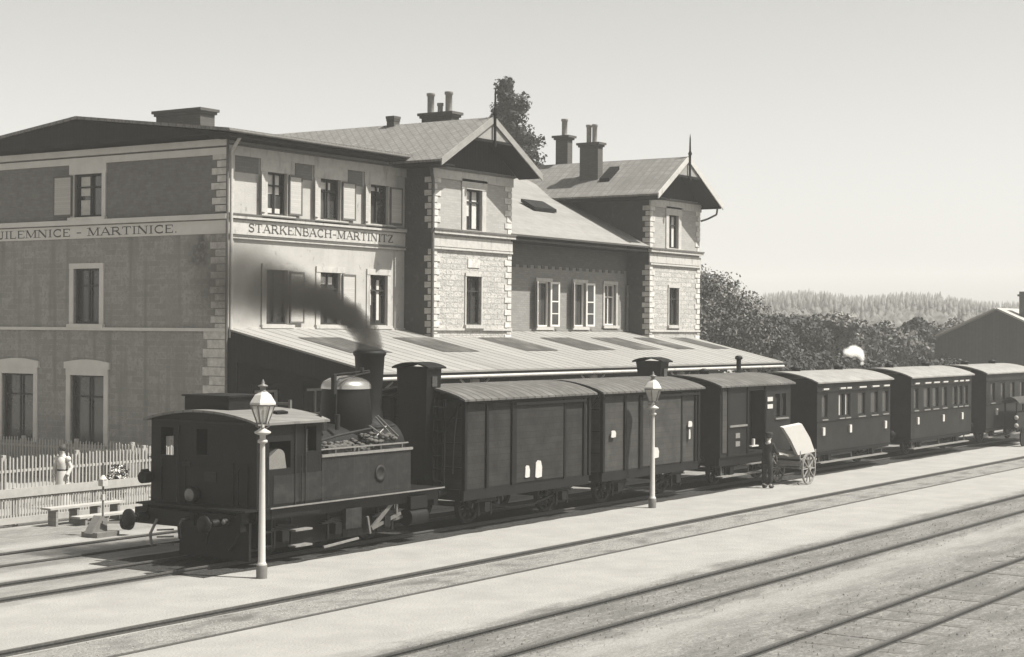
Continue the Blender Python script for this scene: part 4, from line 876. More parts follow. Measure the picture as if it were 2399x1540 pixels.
m = MB(); m.box(47.5, 47.6, YN - .04, YN - .002, 1.1, 3.25); m.box(48.9, 49.0, YN - .04, YN - .002, 1.1, 3.25); m.box(50.22, 50.3, YN - .04, YN - .002, 1.1, 3.25); m.build('frame_post', M_post, V)
m = MB(); m.box(47.65, 48.88, YN - .05, YN - .002, 1.98, 2.04); m.box(51.0, 52.0, YN - .06, YN - .002, 2.1, 2.15); m.build('ledge', M_edge, V)
for z in (2.72, 2.48): MB().box(50.42, 50.82, YN - .02, YN - .003, z, z + .14).build('paper_label', M_paper, V)
for z in (1.36, 1.62): MB().box(48.1, 48.4, YN - .02, YN - .003, z, z + .16).build('paper_label', M_edge, V)
arc_roof(x0 - .15, x1 + .15, YN - .12, YF + .12, 3.3, 3.62, .05).build('roof', M_wroof, V)
m = MB(); m.lathe((51.33, YC, 3.6), [(.1, 0), (.08, .1), (.08, .45), (.13, .48), (.13, .56), (.06, .6)], 12); m.build('stove_pipe', M_black, V)
m = MB(); m.lathe((48.8, YC, 3.58), [(.16, 0), (.16, .12), (.2, .14), (.05, .22)], 12); m.build('roof_vent', M_black, V)
underframe(V, x0, x1, (48.1, 51.2), 1.05); step_board(V, 47.2, 51.5, .42); step_board(V, 48.9, 50.3, .72)
m = MB(); m.box(49.1, 49.6, YN - .1, YN - .005, 1.3, 1.34); m.box(49.25, 49.35, YN - .09, YN - .02, 1.34, 1.55); m.build('door_step', M_paper, V)

# -- coaches
def coach(x0, x1, wins, label, lamps, blinds=(), vents=True):
    K = thing('passenger_coach', ((x0 + x1) / 2, YC, 0), label, 'railway coach', 'passenger coaches of the standing train')
    zf, zt = .78, 3.22
    m = MB(); ops_ = [(a - x0, b - x0, 1.98, 2.82) for a, b in wins]
    wall(m, (x0, YN, 0), X, x1 - x0, zf, zt, ops_, NY, .1); wall(m, (x0, YF, 0), X, x1 - x0, zf, zt, ops_, Y, .1)
    for x in (x0, x1): m.add([(x, YN, zf), (x, YF, zf), (x, YF, zt + .1), (x, YN, zt + .1)], [(0, 1, 2, 3)])
    m.add([(x0, YN, zf), (x1, YN, zf), (x1, YF, zf), (x0, YF, zf)], [(0, 1, 2, 3)])
    m.build('body', M_coach, K)
    for k, (a, b) in enumerate(wins):
        w = MB(); fw = .035
        for q in ((a, a + fw, 1.98, 2.82), (b - fw, b, 1.98, 2.82), (a + fw, b - fw, 1.98, 2.02), (a + fw, b - fw, 2.78, 2.82)): w.box(q[0], q[1], YN + .02, YN + .05, q[2], q[3])
        wo = w.build('window', M_coach, K); MB().box(a + fw, b - fw, YN + .07, YN + .08, 2.02, 2.78).build('pane', M_glass, wo)
        if k in blinds: MB().box(a + .05, a + (b - a) * .42, YN + .055, YN + .065, 2.04, 2.76).build('blind', M_cloth, wo)
        m = MB(); m.box(a, b, YN - .04, YN - .002, 1.9, 1.94); m.build('sill', M_edge, wo)
        if vents: MB().prism([(a + .03, YN - .002, 2.95), (b - .0, YN - .002, 2.95), (b, YN - .06, 2.98), (a + .03, YN - .06, 2.98)], (0, 0, .055)).build('ventilator', M_cloth, wo)
    m = MB(); m.box(x0 + .02, x1 - .02, YN - .02, YN - .001, 1.84, 1.88); m.box(x0 + .02, x1 - .02, YN - .03, YN - .001, 2.88, 2.91); m.box(x0, x1, YN - .02, YN - .001, zf, zf + .06); m.build('moulding', M_post, K)
    for x in lamps:
        MB().box(x - .09, x + .09, YN - .06, YN - .003, 1.38, 1.66).build('destination_board', M_paper, K)
    arc_roof(x0 - .14, x1 + .14, YN - .1, YF + .1, 3.26, 3.6, .05).build('roof', M_croof, K)
    for x in (x0 + 1.5, x1 - 1.5): MB().lathe((x, YC, 3.57), [(.17, 0), (.17, .1), (.22, .12), (.12, .2), (.02, .22)], 12).build('roof_vent', M_black, K)
    underframe(K, x0, x1, (x0 + 1.4, x1 - 1.4), .95); step_board(K, x0 + .3, x1 - .3, .4)
    return K
c1 = coach(54.45, 61.3, [(54.85, 55.35), (56.35, 56.85), (56.95, 57.4), (58.1, 58.8), (59.35, 60.05), (60.5, 61.1)], 'nearest passenger coach behind the handcart, white blinds in two windows', (54.95, 57.35, 60.75), (1, 2))
c2 = coach(63.5, 70.65, [(63.8, 64.3), (64.9, 65.6), (65.9, 66.6), (67.0, 67.6), (68.3, 68.8), (69.0, 69.5), (69.7, 70.2)], 'middle passenger coach of the three with a row of narrow windows', (64.2, 67.1, 69.4))
c3 = coach(72.6, 79.4, [(73.2, 73.8), (74.6, 75.2), (76.0, 76.6), (77.4, 78.0)], 'farthest passenger coach, last of the train at the right edge', (74.0,), vents=False)

# steam wisp above the coach roofs
sp_ = [(62.15, YC, 3.8, .1, 1), (62.12, YC, 3.98, .13, 1), (62.0, YC, 4.13, .2, 1), (61.7, YC, 4.24, .26, 1), (61.35, YC, 4.3, .28, .9), (61.0, YC, 4.27, .24, .8), (60.7, YC, 4.24, .2, .6)]
s2 = plume('steam', [(62.15, YC, 3.7, .1), (62.1, YC, 4.0, .22), (61.9, YC, 4.15, .32), (61.4, YC, 4.3, .38), (60.9, YC, 4.26, .32), (60.4, YC, 4.2, .1)], vol_mat('white_steam', 1, (.97, .96, .93, 1), puff_nodes(sp_, 5, 16)), 10)
tag(s2, 'small white wisp of steam above the nearest coach roof', 'steam', kind='stuff')

# ------------------------------------------------------------------ platform lamps
def lantern_lamp(x, y, H, label, group):
    T = thing('street_lamp', (x, y, 0), label, 'gas lamp', group); s = H / 3.9
    m = MB(); m.lathe((x, y, 0), [(.105, 0), (.105, .28), (.09, .3), (.075, .34), (.052, 2.5 * s), (.05, 2.72 * s)], 16); m.build('post', M_lampw, T)
    m = MB(); m.lathe((x, y, 0), [(.11, 0), (.115, .22), (.105, .27), (.1, .29)], 16); m.build('post_base', M_lampg, T)
    m = MB(); m.lathe((x, y, 0), [(.062, 2.7 * s), (.1, 2.72 * s), (.1, 2.76 * s), (.06, 2.79 * s), (.06, 2.86 * s), (.16, 2.9 * s), (.17, 2.93 * s), (.05, 3.0 * s), (.03, 3.08 * s)], 16); m.build('capital', M_lampw, T)
    m = MB()
    for a in range(4):
        t = math.pi / 2 * a + .6; c, d = math.cos(t), math.sin(t); m.path([(x + .04 * c, y + .04 * d, 2.98 * s), (x + .14 * c, y + .14 * d, 3.05 * s), (x + .12 * c, y + .12 * d, 3.14 * s)], .014, 6)
    m.build('scroll', M_lampg, T)
    z0, z1 = 3.1 * s, 3.47 * s; rb, rt = .11, .245; n = 6
    def ring(r, z): return [(x + r * math.cos(2 * math.pi * (i + .3) / n), y + r * math.sin(2 * math.pi * (i + .3) / n), z) for i in range(n)]
    a, b = ring(rb, z0), ring(rt, z1)
    m = MB()
    for i in range(n): m.tube(a[i], b[i], .014, n=6); m.tube(a[i], a[(i + 1) % n], .014, n=6); m.tube(b[i], b[(i + 1) % n], .018, n=6)
    fr = m.build('lantern_frame', M_lampg, T)
    m = MB(); m.add(ring(rb - .012, z0) + ring(rt - .012, z1), [(i, (i + 1) % n, n + (i + 1) % n, n + i) for i in range(n)]); m.build('lantern_glass', M_lglass, fr)
    m = MB(); m.lathe((x, y, 0), [(.275, z1 + .01), (.265, z1 + .05), (.17, z1 + .2 * s), (.1, z1 + .255 * s), (.09, z1 + .27 * s)], 6, smooth=False); m.build('lantern_roof', M_lampw, T)
    m = MB(); m.lathe((x, y, 0), [(.09, z1 + .27 * s), (.055, z1 + .29 * s), (.055, z1 + .35 * s), (.1, z1 + .37 * s), (.1, z1 + .39 * s), (.03, z1 + .42 * s), (.035, z1 + .45 * s), (.005, z1 + .52 * s)], 12); m.build('lantern_chimney', M_lampg, T)
    m = MB(); m.tube((x, y, z0 - .02), (x, y, z0 + .18), .02, n=8); m.tube((x, y, z0 + .18), (x, y, z0 + .28), .03, .02, n=8); m.build('burner', M_edge, fr)
    return T
lantern_lamp(25.08, 22.91, 3.9, 'tall white gas lamp in front of the tank engine cab, the nearer of the two', 'gas lamps on the sand platform')
lantern_lamp(41.64, 23.24, 3.78, 'white gas lamp in front of the paler covered wagon, the farther of the two', 'gas lamps on the sand platform')
lantern_lamp(88.0, 22.9, 5.2, 'tiny distant gas lamp beyond the farthest coach', 'gas lamps on the sand platform')

# ------------------------------------------------------------------ people (skinned bodies)
def skin_body(name, joints, edges, root_, parent, m_, sub=2):
    me = bpy.data.meshes.new(name); me.from_pydata([j[:3] for j in joints], edges, []); o = bpy.data.objects.new(name, me); col.objects.link(o)
    md = o.modifiers.new('skin', 'SKIN'); 
    for i, j in enumerate(joints): me.skin_vertices[0].data[i].radius = (j[3], j[4] if len(j) > 4 else j[3])
    me.skin_vertices[0].data[root_].use_root = True
    md.use_smooth_shade = True; s = o.modifiers.new('sub', 'SUBSURF'); s.levels = sub; s.render_levels = sub
    bpy.context.view_layer.update(); ev = bpy.data.meshes.new_from_object(o.evaluated_get(bpy.context.evaluated_depsgraph_get()))
    bpy.data.objects.remove(o); ev.name = name; ev.materials.clear(); ev.materials.append(m_)
    for p in ev.polygons: p.use_smooth = True
    b = bpy.data.objects.new(name, ev); col.objects.link(b); b.parent = parent
    return b
def person(loc, rz, label, female=True, lean=0.0, arms='down', scale=1.0):
    T = thing('person', loc, label, 'person'); T.rotation_euler = (0, 0, rz); T.scale = (scale,) * 3
    # local frame: faces +x
    L_ = lean
    def q(x, y, z, *r): return (x + L_ * max(0, z - .95), y, z, *r)
    hx = .0
    J = [q(0, 0, .95, .14, .12), q(0, 0, 1.15, .125, .105), q(0, 0, 1.34, .16, .11), q(0, 0, 1.47, .07, .06), q(.01, 0, 1.53, .055), q(.02, 0, 1.6, .085, .075), q(.015, 0, 1.69, .085, .08), q(.01, 0, 1.74, .05),
         q(0, .1, .9, .09), (.02, .11, .5, .062), (-.01, .12, .1, .045), (.1, .13, .05, .03),
         q(0, -.1, .9, .09), (.04, -.11, .5, .062), (.02, -.12, .1, .045), (.12, -.13, .05, .03)]
    E = [(0, 1), (1, 2), (2, 3), (3, 4), (4, 5), (5, 6), (6, 7), (0, 8), (8, 9), (9, 10), (10, 11), (0, 12), (12, 13), (13, 14), (14, 15)]
    hands = []
    for sgn in (1, -1):
        b0 = len(J)
        if arms == 'down': pts = [q(0, sgn * .18, 1.41, .05), q(-.02, sgn * .23, 1.13, .042), q(.08, sgn * .22, .9, .03), q(.1, sgn * .22, .83, .034, .018)]
        else: pts = [q(0, sgn * .18, 1.41, .05), q(.12, sgn * .24, 1.16, .042), q(.36, sgn * .2, 1.08, .03), q(.44, sgn * .2, 1.07, .034, .018)]
        J += pts; E += [(2, b0), (b0, b0 + 1), (b0 + 1, b0 + 2), (b0 + 2, b0 + 3)]
        h = Vector(pts[3][:3]); d = (Vector(pts[3][:3]) - Vector(pts[2][:3])).normalized(); hands.append((h, d, sgn))
        for k in range(4):
            side = Vector((0, 1, 0)) if abs(d.y) < .5 else Vector((1, 0, 0)); off = side * ((k - 1.5) * .017); ln = (.07, .08, .076, .06)[k]
            i0 = len(J); a = h + d * .02 + off; b = a + d * ln * .55; c = b + (d * .6 + Vector((0, 0, -.5))).normalized() * ln * .5
            J += [(*a, .009), (*b, .0085), (*c, .007)]; E += [(b0 + 3, i0), (i0, i0 + 1), (i0 + 1, i0 + 2)]
        i0 = len(J); a = h + Vector((.0, -sgn * .03, .01)); b = a + d * .03 + Vector((0, -sgn * .02, 0)); J += [(*a, .011), (*b, .009)]; E += [(b0 + 3, i0), (i0, i0 + 1)]
    skin_body('body', J, E, 0, T, M_skin)
    hd = Vector(q(.02, 0, 1.62)[:3])
    f = MB(); f.sph(hd + Vector((.095, .03, .03)), .012, 8); f.sph(hd + Vector((.095, -.03, .03)), .012, 8); f.prism([hd + Vector((.09, -.014, .02)), hd + Vector((.09, .014, .02)), hd + Vector((.12, 0, -.02)), ], (-.01, 0, -.012)); f.box(hd.x + .084, hd.x + .094, hd.y - .022, hd.y + .022, hd.z - .055, hd.z - .048)
    fo = f.build('face', M_hair); fo.parent = T; OFF
    h = MB(); h.sph(hd + Vector((-.015, 0, .05)), .108, 14, (1, .95, .95))
    if female: h.sph(hd + Vector((-.06, 0, .12)), .06, 10)
    ho = h.build('hair' if female else 'cap', M_hair); ho.parent = T
    if not female:
        c = MB(); c.lathe(tuple(hd + Vector((0, 0, .07))), [(.115, 0), (.12, .05), (.1, .09), (.02, .1)], 16); c.box(hd.x + .08, hd.x + .17, hd.y - .07, hd.y + .07, hd.z + .07, hd.z + .082); co = c.build('cap_peak', M_dark); co.parent = ho
    cl = MB()
    if female:
        cl.lathe((L_ * .2, 0, 0), [(.08, 1.44), (.14, 1.38), (.15, 1.25), (.125, 1.08)], 18); c1_ = cl.build('blouse', M_dress); c1_.parent = T
        sk = MB(); pr = [(.135, 1.09), (.155, 1.0), (.19, .7), (.235, .3), (.26, .06)]; sk.lathe((0, 0, 0), pr, 22); k = sk.build('skirt', M_dress); k.parent = T
        bl = MB(); bl.lathe((0, 0, 0), [(.142, 1.05), (.145, 1.1)], 18); k = bl.build('belt', M_dark); k.parent = T
        sl = MB()
        for sg in (1, -1): sl.path([(0, sg * .15, 1.38), (-.03, sg * .25, 1.14), (.1, sg * .2, .95)], .055, 8); sl.sph((0, sg * .17, 1.38), .085, 10); sl.sph((-.03, sg * .25, 1.14), .056, 8)
        k = sl.build('sleeves', M_dress); k.parent = T
    else:
        JJ = [q(0, 0, .9, .17, .14), q(0, 0, 1.15, .16, .13), q(0, 0, 1.36, .18, .135), q(0, 0, 1.45, .1, .085), q(0, .11, .86, .11), (.02, .115, .5, .085), (-.01, .12, .13, .075), q(0, -.11, .86, .11), (.04, -.115, .5, .085), (.02, -.12, .13, .075)]
        EE = [(0, 1), (1, 2), (2, 3), (0, 4), (4, 5), (5, 6), (0, 7), (7, 8), (8, 9)]
        for sgn in (1, -1):
            b0 = len(JJ); 
            if arms == 'down': JJ += [q(0, sgn * .19, 1.4, .07), q(-.02, sgn * .24, 1.13, .058), q(.07, sgn * .225, .93, .05)]
            else: JJ += [q(0, sgn * .19, 1.4, .07), q(.12, sgn * .24, 1.16, .058), q(.33, sgn * .2, 1.09, .05)]
            EE += [(2, b0), (b0, b0 + 1), (b0 + 1, b0 + 2)]
        skin_body('clothes', JJ, EE, 0, T, M_dark)
        bt = MB(); 
        for y_, x_ in ((.12, .05), (-.12, .08)): bt.sph((x_, y_, .06), .075, 10, (1.7, .85, .85))
        k = bt.build('boots', M_hair); k.parent = T
    return T
person((31.35, 36.0, .0), R(200), 'woman in pale blouse and long pale skirt behind the front picket fence', True, .0)
person((49.15, 23.25, 0), R(-12), 'man in dark work clothes and cap holding the handcart shafts', False, .14, 'fwd')

# ------------------------------------------------------------------ handcart with white canvas
HC = thing('handcart', (51.3, 23.0, 0), 'two-wheeled handcart with a tilted board under white canvas, beside the nearest coach', 'handcart')
m = MB(); a = Vector((50.05, 23.0, 1.93)); b = Vector((51.1, 23.0, .98)); 
m.prism([(49.6, 22.9, 1.93), (51.05, 22.9, 1.99), (51.7, 22.9, 1.5), (52.1, 22.9, 1.02), (50.76, 22.9, .98), (50.2, 22.9, 1.5)], (.05, .14, .03)); m.build('canvas_cover', M_cloth, HC)
m = MB(); m.beam((50.3, 23.1, 1.0), (52.3, 23.1, .85), .06, .08); m.beam((50.3, 23.6, 1.0), (52.3, 23.6, .85), .06, .08); m.box(50.9, 52.2, 22.9, 23.7, .78, .84); m.box(50.9, 50.96, 22.9, 23.7, .6, 1.1); m.box(52.14, 52.2, 22.9, 23.7, .6, 1.1); m.beam((50.3, 23.1, 1.0), (49.7, 23.15, 1.12), .05, .05); m.beam((50.3, 23.6, 1.0), (49.7, 23.55, 1.12), .05, .05); m.box(52.22, 52.5, 23.0, 23.3, .72, .78); m.build('cart_frame', M_wood, HC)
m = MB()
for x in (51.05, 51.35, 51.65, 51.95): m.box(x, x + .05, 22.93, 22.97, .55, .8)
m.box(51.0, 52.05, 22.95, 23.0, .5, .56); m.build('basket', M_edge, HC)
for y in (22.75, 23.85):
    m = MB(); n = 24; zc, r = .52, .52; x = 51.25; v = []
    for yy in (y - .03, y + .03):
        for rr in (r, r - .055): v += [(x + rr * math.cos(2 * math.pi * i / n), yy, zc + rr * math.sin(2 * math.pi * i / n)) for i in range(n)]
    f = []
    for i in range(n): j = (i + 1) % n; f += [(i, j, n + j, n + i), (2 * n + i, 3 * n + i, 3 * n + j, 2 * n + j), (i, 2 * n + i, 2 * n + j, j), (n + i, n + j, 3 * n + j, 3 * n + i)]
    m.add(v, f)
    for k in range(10): t = 2 * math.pi * k / 10; m.beam((x, y, zc), (x + (r - .04) * math.cos(t), y, zc + (r - .04) * math.sin(t)), .03, .035, up=(0, 1, 0))
    m.tube((x, y - .07, zc), (x, y + .07, zc), .07, n=12); m.build('wheel', M_wood, HC)
MB().tube((51.25, 22.75, .52), (51.25, 23.85, .52), .03, n=8).build('axle', M_wood, HC)

# far covered barrow at the right edge
FB = thing('covered_barrow', (75.6, 23.2, 0), 'small distant barrow with arched hood beside the farthest coach', 'barrow')
m = MB(); m.box(73.9, 76.6, 22.9, 23.5, .75, 1.5); m.build('box', M_coach, FB)
arc_roof(73.85, 76.65, 22.8, 23.6, 1.95, 2.2, .05).build('hood', M_plank2, FB)
m = MB(); 
for x in (73.95, 76.5): m.box(x, x + .06, 22.92, 22.98, 1.5, 1.95); m.box(x, x + .06, 23.42, 23.48, 1.5, 1.95)
m.build('hood_post', M_post, FB)
for x in (74.5, 76.0): MB().lathe((x, 22.82, .4), [(.4, -.03), (.4, .03), (.3, .03)], 18, 'y').build('wheel', M_post, FB)
for z in (.95, 1.3): MB().sph((73.8, 22.9, z), .1, 10, (.6, 1, 1)).build('lamp', M_cloth, FB)

# ------------------------------------------------------------------ fences
def picket_fence(a, b, h, label, sp=.12, board=None, z0=0, top=.8):
    a = Vector(a); b = Vector(b); L_ = (b - a).length; d = (b - a) / L_; n = Vector((-d.y, d.x, 0))
    if n.y > 0 or (abs(n.y) < .1 and n.x > 0): n = -n
    T = thing('picket_fence', tuple(a), label, 'fence', 'whitewashed picket fences')
    m = MB(); k = 0; x = 0
    while x < L_:
        p = a + d * x; hh = h + rng.uniform(-.03, .03); t = rng.uniform(-.01, .01)
        q0 = p - d * .022; q1 = p + d * .022
        m.prism([q0 + Vector((0, 0, z0 + .06)), q1 + Vector((0, 0, z0 + .06)), q1 + Vector((0, 0, z0 + hh - .04)) + d * t, p + Vector((0, 0, z0 + hh)) + d * t, q0 + Vector((0, 0, z0 + hh - .04)) + d * t], n * .02); x += sp
    o = m.build('pickets', M_fence, T); o['kind'] = 'stuff'
    for z in (.25, h * top): 
        m = MB(); m.beam(a - n * .03 + Vector((0, 0, z0 + z)), b - n * .03 + Vector((0, 0, z0 + z)), .05, .07); m.build('rail', M_fence, T)
    x = 0
    while x < L_ + .01:
        p = a + d * x - n * .1; MB().beam(p, p + Vector((0, 0, z0 + h + .05)), .11, .11, up=d).build('post', M_fence, T); x += 2.6
    if board:
        MB().beam(a + n * .05 + Vector((0, 0, board[0])), b + n * .05 + Vector((0, 0, board[0])), .03, board[1]).build('board', M_fence, T)
    return T
F1 = picket_fence((15, 33.8, 0), (36.0, 33.8, 0), .9, 'front picket fence with a broad white cap board, left of the tank engine', .09, (.84, .22))
MB().beam((15, 33.7, .16), (36, 33.7, .16), .04, .16).build('base_board', M_fence, F1)
picket_fence((20, 37.2, 0), (37.5, 37.2, 0), 1.42, 'middle picket fence with one high rail, behind the woman', .13, None, 0, .72)
picket_fence((37.5, 37.3, 0), (37.5, 55, 0), 1.3, 'rearmost picket fence crossing in front of the dark grey end wall', .14)
# low plank trolleys by the fence
for k, (x, y, z, L_, lab) in enumerate(((28.3, 33.1, .42, 2.5, 'long low plank bench against the front picket fence, higher of the two'), (28.9, 32.7, .18, 2.6, 'low plank step in front of the bench by the fence'))):
    T = thing('plank_bench', (x, y, 0), lab, 'bench'); MB().box(x, x + L_, y - .18, y + .18, z, z + .05).build('seat', M_fence, T)
    for j in range(4): xx = x + .2 + j * (L_ - .45) / 3; MB().box(xx, xx + .07, y - .15, y + .15, 0, z).build('leg', M_wood, T)
# points lever
SL = thing('points_lever', (27.9, 30.6, 0), 'points lever with round dark counterweight and small white lantern on a thin rod', 'points lever')
m = MB(); m.box(27.5, 28.2, 30.35, 30.9, 0, .12); m.prism([(27.45, 30.5, .1), (27.95, 30.5, .1), (27.95, 30.5, .42), (27.75, 30.5, .5), (27.55, 30.5, .25)], (0, .25, 0)); m.build('base', M_lampg, SL)
m = MB(); m.beam((27.75, 30.45, .35), (28.45, 30.3, .3), .05, .06); m.build('lever_arm', M_lampg, SL); m = MB(); m.lathe((28.35, 30.2, .3), [(.02, -.05), (.17, -.04), (.17, .12), (.02, .13)], 20, 'y'); m.build('counterweight', M_black, SL)
m = MB(); m.tube((27.9, 30.6, .1), (27.9, 30.6, 1.75), .025, n=8); m.build('rod', M_lampg, SL); m = MB(); m.box(27.82, 27.98, 30.52, 30.68, 1.2, 1.36); m.lathe((27.9, 30.6, 1.36), [(.1, 0), (.03, .1)], 8); m.box(27.86, 27.94, 30.56, 30.64, .86, 1.0); m.build('lantern', M_paper, SL)

# ------------------------------------------------------------------ vegetation
def leaf_cloud(mb, blobs, n, size, r, up=.0):
    tot = sum(b[3] * b[4] * b[5] for b in blobs) ; vs = []; fs = []
    for bl in blobs:
        k = max(8, int(n * bl[3] * bl[4] * bl[5] / tot))
        for _ in range(k):
            while True:
                v = Vector((r.uniform(-1, 1), r.uniform(-1, 1), r.uniform(-1, 1)))
                if .05 < v.length < 1: break
            v = v.normalized() * (v.length ** .45) * r.uniform(.75, 1.12)
            c = Vector((bl[0] + v.x * bl[3], bl[1] + v.y * bl[4], bl[2] + v.z * bl[5]))
            nn = (v.normalized() + Vector((r.uniform(-1, 1), r.uniform(-1, 1), r.uniform(-1, 1))) * .8).normalized()
            t = nn.cross(Vector((r.uniform(-1, 1), r.uniform(-1, 1), r.uniform(-1, 1)))).normalized(); b = nn.cross(t); s = size * r.uniform(.6, 1.4)
            o = len(vs); vs += [c - t * s - b * s * .3, c + t * s * .2 - b * s * .7, c + t * s, c + b * s * .7]; fs.append((o, o + 1, o + 2, o + 3))
    mb.add(vs, fs)
def tree(x, y, h, rad, label, cat='tree', n=3800, size=.2, m_=M_leafm, nb=11, seed=1, flat=.8, base=.18, group=None, tn=None):
    r = random.Random(seed); T = thing(tn or 'broadleaf_tree', (x, y, 0), label, cat, group)
    tr = MB(); tr.tube((x, y, 0), (x + r.uniform(-.2, .2), y, h * .5), rad * .07 + .08, rad * .04 + .04, 8)
    blobs = []
    for k in range(nb):
        t = k / nb; a = r.uniform(0, 6.28); zz = h * (base + .1 + (1 - base - .22) * r.random() ** .8); lim = rad * (1 - .55 * max(0, (zz / h - .45) / .55)) * .7; rr = r.uniform(.25, 1) * lim; br = rad * r.uniform(.28, .46)
        c = (x + rr * math.cos(a), y + rr * math.sin(a), zz, br, br, br * flat); blobs.append(c); tr.tube((x, y, h * .25), (c[0], c[1], c[2]), .07 + rad * .015, .03, 6)
    blobs.append((x, y, h - rad * .35, rad * .35, rad * .35, rad * .35)); tr.build('trunk', M_bark, T)
    mb = MB(); leaf_cloud(mb, blobs, n, size, r); mb.build('crown', m_, T); return T
# tall dark conifer behind the first wing
T = thing('tall_conifer', (86.0, 58, 0), 'tall dark drooping conifer rising behind the gable of the first wing', 'tree'); r = random.Random(5)
MB().tube((85.8, 58, 0), (85.6, 58, 19.6), .4, .06, 8).build('trunk', M_bark, T)
mb = MB(); bl = []; br_ = MB()
for k in range(120):
    z = 8 + 12.2 * (k / 120) ; prof = max(.1, (20.6 - z) / 12.5); a = r.uniform(0, 6.28); R_ = min(3.9, 3.0 * ((20.7 - z) / 5) ** .66) * (1 if math.cos(a) > -.3 else .5) * r.uniform(.5, 1.0)
    L_ = 6
    bl.append((85.6 + r.uniform(-.5, .9) * prof, 58 + r.uniform(-.5, .5) * prof, z, .75 * prof ** .5, .75 * prof ** .5, .6))
    for j in range(2, L_ + 1):
        t = j / L_; bl.append((85.5 + R_ * math.cos(a) * t * .95, 58 + R_ * math.sin(a) * t, z + .35 * t - 1.1 * t * t * prof - .1, .42 * prof ** .3, .42, .42))
    br_.tube((85.7, 58, z), (85.5 + R_ * math.cos(a) * .9, 58 + R_ * math.sin(a), z - .5 * prof), .05, .02, 5)
leaf_cloud(mb, bl, 38000, .11, r); mb.build('crown', M_leafd, T); br_.build('limbs', M_bark, T)
G_ = 'trees beyond the station'
tree(83.8, 43.8, 8.5, 4.6, 'large leafy tree right beside the far wing of the station', n=26000, size=.085, m_=M_leafm, nb=26, seed=3, base=.05, group=G_)
tree(91.5, 43.0, 6.0, 2.8, 'rounded dark tree just right of the large one beside the wing', n=15000, size=.095, m_=M_leafd, nb=13, seed=4, base=.03, group=G_)
tree(86.0, 40.2, 5.2, 2.6, 'low dark bush in front of the large tree by the canopy end', n=9000, size=.09, m_=M_leafd, nb=11, seed=8, base=.02, group=G_, tn='bush', cat='bush')
tree(96.0, 42.0, 5.4, 3.2, 'low dark bush beyond the canopy corner', n=9000, size=.09, m_=M_leafd, nb=12, seed=9, base=.02, group=G_, tn='bush', cat='bush')
def at(u, D, z=None):   # a direction in the picture turned into a ground position at distance D (metres)
    X_ = (u - 1199) / 3930 * D; return (Rt.x * X_ + F.x * D, Rt.y * X_ + F.y * D)
k = 0
for u, D, vt, rad, lab in ((1850, 108, 742, 3.8, 'dark tree behind the canopy corner, lowest of the middle row'), (1905, 118, 752, 3.2, 'pale grey-green tree in the middle row left of the peaked one'), (1958, 112, 735, 2.4, 'peaked dark tree in the middle row above the nearest coach'), (2010, 116, 756, 3.6, 'round tree above the white steam wisp'),
                       (2060, 120, 768, 3.6, 'low spreading tree right of the steam wisp'), (2110, 128, 772, 3.2, 'low pale tree above the middle coach'), (2150, 122, 745, 2.2, 'upright narrow tree left of the barn roof'), (2190, 130, 765, 3.0, 'small tree touching the left slope of the barn roof'), (2240, 150, 745, 3.6, 'tree half hidden behind the barn gable')):
    x, y = at(u, D); h = 5 + (783 - vt) * D / 3930; tree(x, y, h, rad, lab, n=6500, size=.15, m_=(M_leafd, M_leafm, M_leafl)[k % 3], nb=11, seed=20 + k, base=.02, group=G_); k += 1
for j, (u, D, vt, lab) in enumerate(((1830, 92, 815, 'scrubby bush just behind the canopy corner'), (1880, 95, 838, 'scrubby bush above the luggage van roof'), (1940, 98, 842, 'scrubby bush behind the nearest coach roof'), (2080, 100, 845, 'scrubby bush behind the gap between two coaches'), (2160, 104, 840, 'scrubby bush behind the middle coach roof'), (2000, 103, 815, 'scrubby bush behind the steam wisp'), (2220, 108, 835, 'scrubby bush in front of the barn'))):
    x, y = at(u, D); h = max(1.5, 5 - (vt - 783) * D / 3930); tree(x, y, h, 3.0, lab, n=5000, size=.12, m_=M_leafd, nb=9, seed=50 + j, base=.02, flat=.7, group=G_, tn='bush', cat='bush')
# flowering bush behind the front fence
T = thing('flowering_bush', (32.3, 35.0, 0), 'small white flowering bush behind the front fence beside the woman', 'bush'); mb = MB(); r = random.Random(2); leaf_cloud(mb, [(32.3, 35, .55, .4, .3, .5), (32.5, 35, .95, .28, .25, .3)], 500, .05, r); mb.build('leaves', M_leafm, T); mb = MB(); leaf_cloud(mb, [(32.35, 34.9, .75, .33, .3, .42)], 420, .035, r); mb.build('blossom', M_bloom, T)
# hedge line behind the fences at far left
tree(27.2, 38.3, 1.5, .9, 'dark bush behind the fences at the left edge', n=1500, size=.07, m_=M_leafm, nb=8, seed=70, base=.02, tn='bush', cat='bush')

# weeds and stones between and beside the near tracks
r = random.Random(12)
mb = MB()
for _ in range(5200):
    x = r.uniform(17, 66); z_ = r.random(); y = (r.uniform(6.5, 12.6) if z_ < .5 else r.uniform(13.6, 16.1) if z_ < .8 else r.uniform(19.3, 20.4)); s_ = r.uniform(.008, .026)
    c = Vector((x, y, .012)); t = r.uniform(0, 3)
    v = [c + Vector((math.cos(t + a) * s_ * r.uniform(.7, 1.2), math.sin(t + a) * s_ * r.uniform(.7, 1.2), 0)) for a in (0, 1.57, 3.14, 4.71)] + [c + Vector((0, 0, s_ * .9))]
    mb.add(v, [(0, 1, 4), (1, 2, 4), (2, 3, 4), (3, 0, 4)])
tag(mb.build('ballast_stones', M_sand), 'loose stones scattered along the tracks', 'gravel', kind='stuff')

